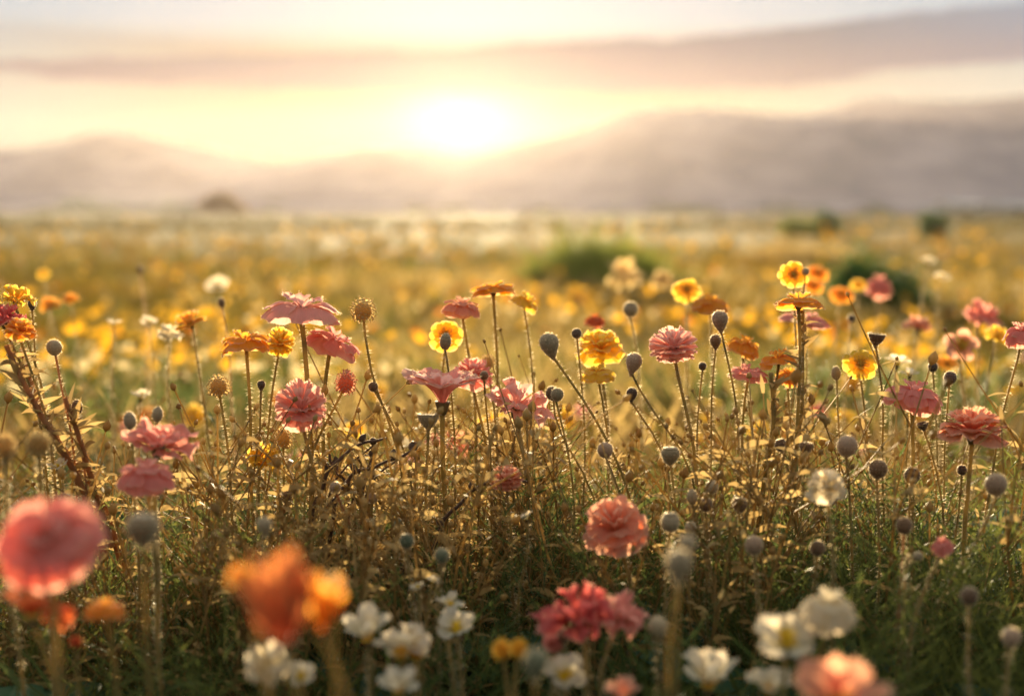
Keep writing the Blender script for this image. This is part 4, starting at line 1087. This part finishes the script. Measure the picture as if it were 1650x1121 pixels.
V1, F1 = scatter(GL, 11500, 2.1, 14, .08, .20, 0, 1.3, -.5)
V2, F2 = scatter(GF, 26000, 5, 70, .13, .24, .010, 2.0)
V6, F6 = scatter(GF, 6500, 55, 430, .13, .24, .010, 2.6)
stuff('far_grass', 'olive grass in the farthest strip of the meadow below the hills', M_OLIVE, V6, F6)
def patch(protos, n, cx, cy, rx, ry, h0, h1, wide=1.0):
    x = nrg.normal(cx, rx, n); y = np.maximum(nrg.normal(cy, ry, n), 3.0); h = nrg.uniform(h0, h1, n)
    return merge(protos, np.stack([x, y, ground_z(x, y)], 1), h * wide, nrg.uniform(0, 6.283, n), nrg.normal(0, .15, (n, 2)), nrg.integers(0, len(protos), n), zs=h)
V3, F3 = patch(GF, 1500, .0, 6.5, .6, 1.8, .16, .32, 1.2)
V4, F4 = patch(GF, 700, -.3, 13.0, 1.2, 2.5, .18, .36, 1.2)
V5, F5 = patch(GF, 500, 3.6, 12.0, 1.0, 2.0, .18, .34, 1.2)
stuff('pale_grass', 'pale misty seed grass glowing in the middle of the meadow', M_STRAW, np.concatenate([V3, V4, V5]), np.concatenate([F3, F4 + len(V3), F5 + len(V3) + len(V4)]))
WV, WF, n0 = [], [], 0
for k in range(26):
    d = 1 / rng.uniform(1 / 30, 1 / 4.2); x = rng.uniform(-.42, .42) * d
    V, F = patch(GL, 70, x, d, .07 * d, .10 * d, .16, .34, .9); WV.append(V); WF.append(F + n0); n0 += len(V)
stuff('weeds', 'darker green weed clumps scattered through the golden meadow', M_GRASS, np.concatenate(WV), np.concatenate(WF))
stuff('meadow_grass', 'golden backlit meadow grass stretching to the foot of the hills', M_FARGRASS, np.concatenate([V1, V2]), np.concatenate([F1, F2 + len(V1)]))
V1, F1 = scatter(DR, 700, 2.2, 9, .16, .30, 0, 1.0, -.2)
stuff('dry_vegetation', 'dry seed stalks glowing in the meadow behind the sharp flowers', M_DRY, V1, F1)

def proto_simple_flower(n, up, cup):
    G = Geo()
    for k in range(n):
        a = 6.283 * k / n; d = np.array([math.cos(a), math.sin(a), 0]); s = np.array([-math.sin(a), math.cos(a), 0]) * 1.9 / n
        tlt = rng.uniform(-.15, .15)
        G.add([np.array([0, 0, up]), d * .55 + s * 1.0 + [0, 0, up + cup * .5 + tlt * .5], d * 1.0 + s * .55 + [0, 0, up + cup + tlt], d * 1.0 - s * .55 + [0, 0, up + cup + tlt], d * .55 - s * 1.0 + [0, 0, up + cup * .5]],
              [(0, 1, 4), (1, 2, 3), (1, 3, 4)])
    return G
def mass_flower(nn, cup):
    G = proto_simple_flower(nn, 0, cup); V, F, U = G.out()
    a = rng.uniform(0, 6.283); tl = rng.uniform(.1, 1.1)
    M = np.array(Matrix.Rotation(tl, 3, 'X') @ Matrix.Rotation(a, 3, 'Z')); V = V @ M.T
    return V, F
SF = [mass_flower(rng.choice([5, 6, 8]), rng.choice([-.3, .1, .4, .6])) for _ in range(14)]
def flowers_mass(n, ya, yb, r0, r1, z0, z1, grow=0.0, p=1.0, gap=None):
    x, y = mid_spots(n, ya, yb, p)
    if gap is not None:
        k = vnoise(x * 1.1, y * .5, 4.3) + nrg.normal(0, .3, n) > gap; x, y = x[k], y[k]
    n = len(x); s = nrg.uniform(r0, r1, n) * (1 + grow * y)
    z = ground_z(x, y) + nrg.uniform(z0, z1, n) * (1 + grow * .4 * y)
    return merge(SF, np.stack([x, y, z], 1), s, nrg.uniform(0, 6.283, n), np.zeros((n, 2)), nrg.integers(0, len(SF), n))
parts = [flowers_mass(3100, 4.5, 40, .016, .030, .10, .26, .004, gap=.12), flowers_mass(350, 22, 90, .03, .045, .2, .30, .014),
         flowers_mass(1250, 5, 24, .020, .034, .20, .36, 0, p=.8, gap=.0), flowers_mass(700, 6, 60, .016, .028, .10, .26, .01, gap=0), flowers_mass(2700, 4, 90, .012, .026, .10, .24, .01, gap=.1)]
Vs, Fs, mi, n0 = [], [], [], 0
for k, (V, F) in enumerate(parts):
    Vs.append(V); Fs.append(F + n0); n0 += len(V); mi.append(np.full(len(F), (0, 0, 0, 1, 2)[k]))
stuff('flowering_vegetation', 'countless yellow, orange and cream blooms blurred across the far meadow', [PM['lemon'], PM['orange'], PM['cream']], np.concatenate(Vs), np.concatenate(Fs), np.concatenate(mi))

# single flowers one can still make out behind the sharp ones
def small_flower(kind, colour, k):
    V, F, U = flower_geo(kind); s = 1.0
    G = Geo(); G.add(V, F, U); Vc, Fc = lathe([(.03, -.4), (.16, -.2), (.24, .05), (.1, .06)], 8); nF = len(F)
    G.add(Vc, Fc)
    P = np.array([[0, 0, -.2], [.15, .1, -3], [.1, -.2, -6], [.5 * math.sin(k), .4 * math.cos(k), -11]])
    Vt, Ft = tube(smooth_path(P, 9), .075, 5); G.add(Vt, Ft)
    V, F, U = G.out(); mi = np.zeros(len(F), int); mi[nF:] = 1
    return make_mesh('%s %s small flower' % (colour, kind), V, F, [PM[colour], M_STEM], U, mi)
SMALL = {}
def put_small(name, label, cat, group, kinds, n, ya, yb, r0, r1, gap=-.4):
    for i in range(n):
        for tries in range(30):
            x, y = mid_spots(1, ya, yb); x, y = float(x[0]), float(y[0])
            if vnoise(x * 1.3, y * .9, 2.2) + rng.gauss(0, .3) > gap: break
        kd, c = rng.choice(kinds); v = rng.randint(0, 1)
        if (kd, c, v) not in SMALL: SMALL[kd, c, v] = small_flower(kd, c, v * 2 + 1)
        o = obj(name, SMALL[kd, c, v]); s = rng.uniform(r0, r1)
        o.location = (x, y, float(ground_z(x, y)) + s * 11 * rng.uniform(.72, 1.0)); o.scale = (s, s, s)
        o.rotation_euler = (rng.gauss(0, .22) + .1, rng.gauss(0, .22), rng.uniform(0, 6.28))
        o['label'] = label; o['category'] = cat; o['group'] = group
put_small('yellow_flower', 'blurred yellow bloom in the meadow behind the sharp flowers', 'flower', 'yellow blooms blurred in the meadow', [('rosette', 'lemon'), ('five', 'yellow'), ('pom', 'lemon')], 130, 2.3, 16, .016, .027)
put_small('orange_flower', 'blurred orange bloom in the meadow behind the sharp flowers', 'flower', 'orange blooms blurred in the meadow', [('umbrella', 'orange'), ('rosette', 'orange'), ('dome', 'orange')], 40, 2.6, 14, .016, .026)
put_small('pale_flower', 'blurred white bloom in the meadow behind the sharp flowers', 'flower', 'white blooms blurred in the meadow', [('quad', 'white'), ('crumple', 'cream')], 60, 2.2, 12, .012, .021)
put_small('pink_flower', 'blurred pink bloom in the meadow behind the sharp flowers', 'flower', 'pink blooms blurred in the meadow', [('dome', 'rose'), ('crumple', 'pink')], 16, 2.4, 9, .016, .026)

# ------------------------------------------------------------------ shrubs, a round tree, pale sheds
def leaf_cloud(n, rx, ry, rz, size, clumps):
    C = nrg.normal(size=(clumps, 3)); C /= np.linalg.norm(C, axis=1)[:, None]; C *= nrg.uniform(.45, .92, clumps)[:, None]; C[:, 2] = np.abs(C[:, 2]) * .95
    k = nrg.integers(0, clumps, n); P = C[k] + nrg.normal(0, .17, (n, 3)); P[:, 2] = np.abs(P[:, 2])
    P = P * [rx, ry, rz]
    a = nrg.normal(size=(n, 3)); a /= np.linalg.norm(a, axis=1)[:, None]; b_ = np.cross(a, nrg.normal(size=(n, 3))); b_ /= np.linalg.norm(b_, axis=1)[:, None]
    s = size * nrg.uniform(.6, 1.3, n)[:, None]
    V = np.stack([P - a * s, P + b_ * s * .45, P + a * s, P - b_ * s * .45], 1).reshape(-1, 3)
    F = (np.arange(n) * 4)[:, None, None] + np.array([[0, 1, 2], [0, 2, 3]])[None]
    return V, F.reshape(-1, 3)
M_SHRUB = thin_mat('shrub leaf', mottled((0.16, 0.20, 0.035), (0.36, 0.38, 0.06), .8, .5), .55, .45)
M_SHRUB_DARK = thin_mat('dark shrub leaf', mottled((0.04, 0.10, 0.025), (0.11, 0.20, 0.04), .8, .5), .55, .3)
M_TREE = thin_mat('dry tree leaf', mottled((0.12, 0.08, 0.03), (0.24, 0.15, 0.04), .3, .5), .6, .4)
def shrub(name, cat, label, px0, px1, ytop, ybot, d, mat, n, size, clumps=26, group=None, trunk=0.0):
    bx = (px0 + px1) / 2; P = at(bx, ybot, d); w_ = (px1 - px0) * d / FPX / 2; h = (ybot - ytop) * d / FPX
    gz = float(ground_z(P.x, P.y)); h = h + max(0, P.z - gz); base = Vector((P.x, P.y, gz))
    t = thing(name, base, label, cat, group)
    V, F = leaf_cloud(n, w_, w_, h * (1 - trunk), size, clumps); V[:, 2] += h * trunk
    obj('crown', make_mesh(name + ' crown', V, F, mat), t)
    G = Geo()
    for k in range(6):
        a = k * 1.05; P = smooth_path([(0, 0, -.05), (math.cos(a) * w_ * .15, math.sin(a) * w_ * .15, h * .3), (math.cos(a) * w_ * .5, math.sin(a) * w_ * .5, h * .75)], 8)
        V, F = tube(P, np.linspace(w_ * .04, w_ * .012, len(P)), 6); G.add(V, F)
    obj('trunk', G.mesh(name + ' trunk', M_STEM_DARK), t)
    return t
def mound(name, cat, label, px, py, d, rx, ry, h, k, mat, part):
    P = at(px, py, d); base = Vector((P.x, P.y, float(ground_z(P.x, P.y))))
    t = thing(name, base, label, cat)
    r_ = np.sqrt(nrg.random(k)); a_ = nrg.uniform(0, 6.283, k)
    V, F = merge(GF, np.stack([r_ * np.cos(a_) * rx, r_ * np.sin(a_) * ry, 0 * r_], 1), nrg.uniform(.5, .9, k) * h * 1.2, nrg.uniform(0, 6.283, k), nrg.normal(0, .2, (k, 2)), nrg.integers(0, len(GF), k), zs=(1.05 - r_ ** 2 * .6) * nrg.uniform(.55, 1.1, k) * (1 + .45 * vnoise(r_ * np.cos(a_) * 6, r_ * np.sin(a_) * 5, 2.7)) * h)
    obj(part, make_mesh(name + ' ' + part, V, F, mat), t)
mound('shrub', 'shrub', 'wide low feathery green shrub in the middle distance under the glow', 962, 450, 15, .80, .6, .72, 560, M_SHRUB, 'crown')
shrub('shrub', 'shrub', 'dark low shrub behind the blurred pink flower', 1326, 1512, 404, 474, 11, M_SHRUB_DARK, 5000, .028, 44, 'shrubs in the meadow')
shrub('shrub', 'shrub', 'small round dark bush touching a wider green bush near the horizon', 1312, 1356, 340, 378, 46, M_SHRUB_DARK, 2500, .05, 14, 'bushes near the horizon')
shrub('shrub', 'shrub', 'wider green bush touching the small round dark one near the horizon', 1252, 1322, 344, 378, 47, M_SHRUB, 3000, .05, 18, 'bushes near the horizon')
shrub('shrub', 'shrub', 'lone upright green bush below the pale sheds', 1480, 1524, 342, 388, 42, M_SHRUB_DARK, 2500, .05, 14, 'bushes near the horizon')
shrub('tree', 'tree', 'round brownish tree alone on the horizon at left', 318, 392, 309, 346, 215, M_TREE, 9000, .22, 40, None, .08)
mound('grass_tussock', 'grass tussock', 'wide pale straw grass tussock in front of the bushes near the horizon', 1290, 418, 22, 1.05, .8, .46, 320, M_STRAW, 'blades')
# broken hedge line where the meadow ends
V_, F_2, n0 = [], [], 0
for k in range(90):
    x = rng.uniform(-230, 230); y = rng.uniform(335, 395); h = rng.uniform(.8, 2.6) * (2.0 if x < -60 else 1.2); wd = rng.uniform(3, 13)
    V, F = leaf_cloud(420, wd, wd * .5, h, .35, 12); V = V + [x, y, -.35]; V_.append(V); F_2.append(F + n0); n0 += len(V)
o = obj('treeline', make_mesh('treeline', np.concatenate(V_), np.concatenate(F_2), M_SHRUB_DARK)); o['kind'] = 'stuff'; o['label'] = 'broken dark hedge line at the far edge of the meadow'; o['category'] = 'hedge'
# pale sheds at the foot of the mountain
M_SHED = thin_mat('pale painted metal', mottled((0.62, 0.58, 0.55), (0.74, 0.70, 0.66), .2), .5, 0.0)
M_SHEDR = thin_mat('pale roof sheet', mottled((0.50, 0.50, 0.52), (0.60, 0.60, 0.62), .2), .45, 0.0)
M_DOOR = thin_mat('dark shed door', mottled((0.10, 0.09, 0.09), (0.15, 0.14, 0.13), .2), .6, 0.0)
def box(x0, x1, y0, y1, z0, z1):
    V = [(x, y, z) for z in (z0, z1) for y in (y0, y1) for x in (x0, x1)]
    Q = [(0, 2, 3, 1), (4, 5, 7, 6), (0, 1, 5, 4), (2, 6, 7, 3), (0, 4, 6, 2), (1, 3, 7, 5)]
    return V, [t for q in Q for t in ((q[0], q[1], q[2]), (q[0], q[2], q[3]))]
def shed(px0, px1, ytop, d, label):
    P = at((px0 + px1) / 2, 340, d); w_ = (px1 - px0) * d / FPX / 2; gz = -.3; h = (340 - ytop) * d / FPX
    t = thing('shed', Vector((P.x, P.y, gz)), label, 'shed', 'pale sheds at the foot of the mountain')
    V, F = box(-w_, w_, -5, 5, 0, h * .72); obj('wall', Geo().add(V, F).mesh('shed wall', M_SHED, smooth=False), t)
    e = w_ + .4; V = [(-e, -5.5, h * .72), (e, -5.5, h * .72), (e, 0, h), (-e, 0, h), (-e, 5.5, h * .72), (e, 5.5, h * .72), (-e, -5.5, h * .72 + .25), (e, -5.5, h * .72 + .25), (e, 0, h + .25), (-e, 0, h + .25), (-e, 5.5, h * .72 + .25), (e, 5.5, h * .72 + .25)]
    Q = [(0, 3, 2, 1), (3, 4, 5, 2), (6, 7, 8, 9), (9, 8, 11, 10), (0, 1, 7, 6), (4, 10, 11, 5), (0, 6, 9, 3), (3, 9, 10, 4), (1, 2, 8, 7), (2, 5, 11, 8)]
    obj('roof', Geo().add(V, [x for q in Q for x in ((q[0], q[1], q[2]), (q[0], q[2], q[3]))]).mesh('shed roof', M_SHEDR, smooth=False), t)
    V, F = box(-w_ * .25, w_ * .25, -5.06, -4.9, 0.01, h * .5); obj('door', Geo().add(V, F).mesh('shed door', M_DOOR, smooth=False), t)
shed(1520, 1568, 322, 300, 'pale shed nearer the lone upright bush')
shed(1590, 1680, 326, 320, 'longer pale shed cut by the picture edge')

# ------------------------------------------------------------------ the air
m, b = newmat('evening haze')
pv = b.n('ShaderNodeVolumePrincipled')
pv.inputs['Color'].default_value = (1.0, 0.85, 0.82, 1); pv.inputs['Density'].default_value = HAZE_DENSITY; pv.inputs['Anisotropy'].default_value = HAZE_G
vo = b.n('ShaderNodeOutputMaterial'); pv2 = b.n('ShaderNodeVolumePrincipled')      # larger droplets: the tight glow round the sun
pv2.inputs['Color'].default_value = (1.0, 0.82, 0.70, 1); pv2.inputs['Density'].default_value = 2.2e-6; pv2.inputs['Anisotropy'].default_value = 0.92
ad = b.n('ShaderNodeAddShader'); m.node_tree.links.new(pv.outputs[0], ad.inputs[0]); m.node_tree.links.new(pv2.outputs[0], ad.inputs[1])
m.node_tree.links.new(ad.outputs[0], vo.inputs['Volume'])
V, F = box(-1500, 1500, -120, 774, -6, 48)
hz = obj('haze', make_mesh('haze', V, F, m, smooth=False)); hz['kind'] = 'stuff'; hz['label'] = 'warm evening haze over the meadow and mountains'; hz['category'] = 'haze'
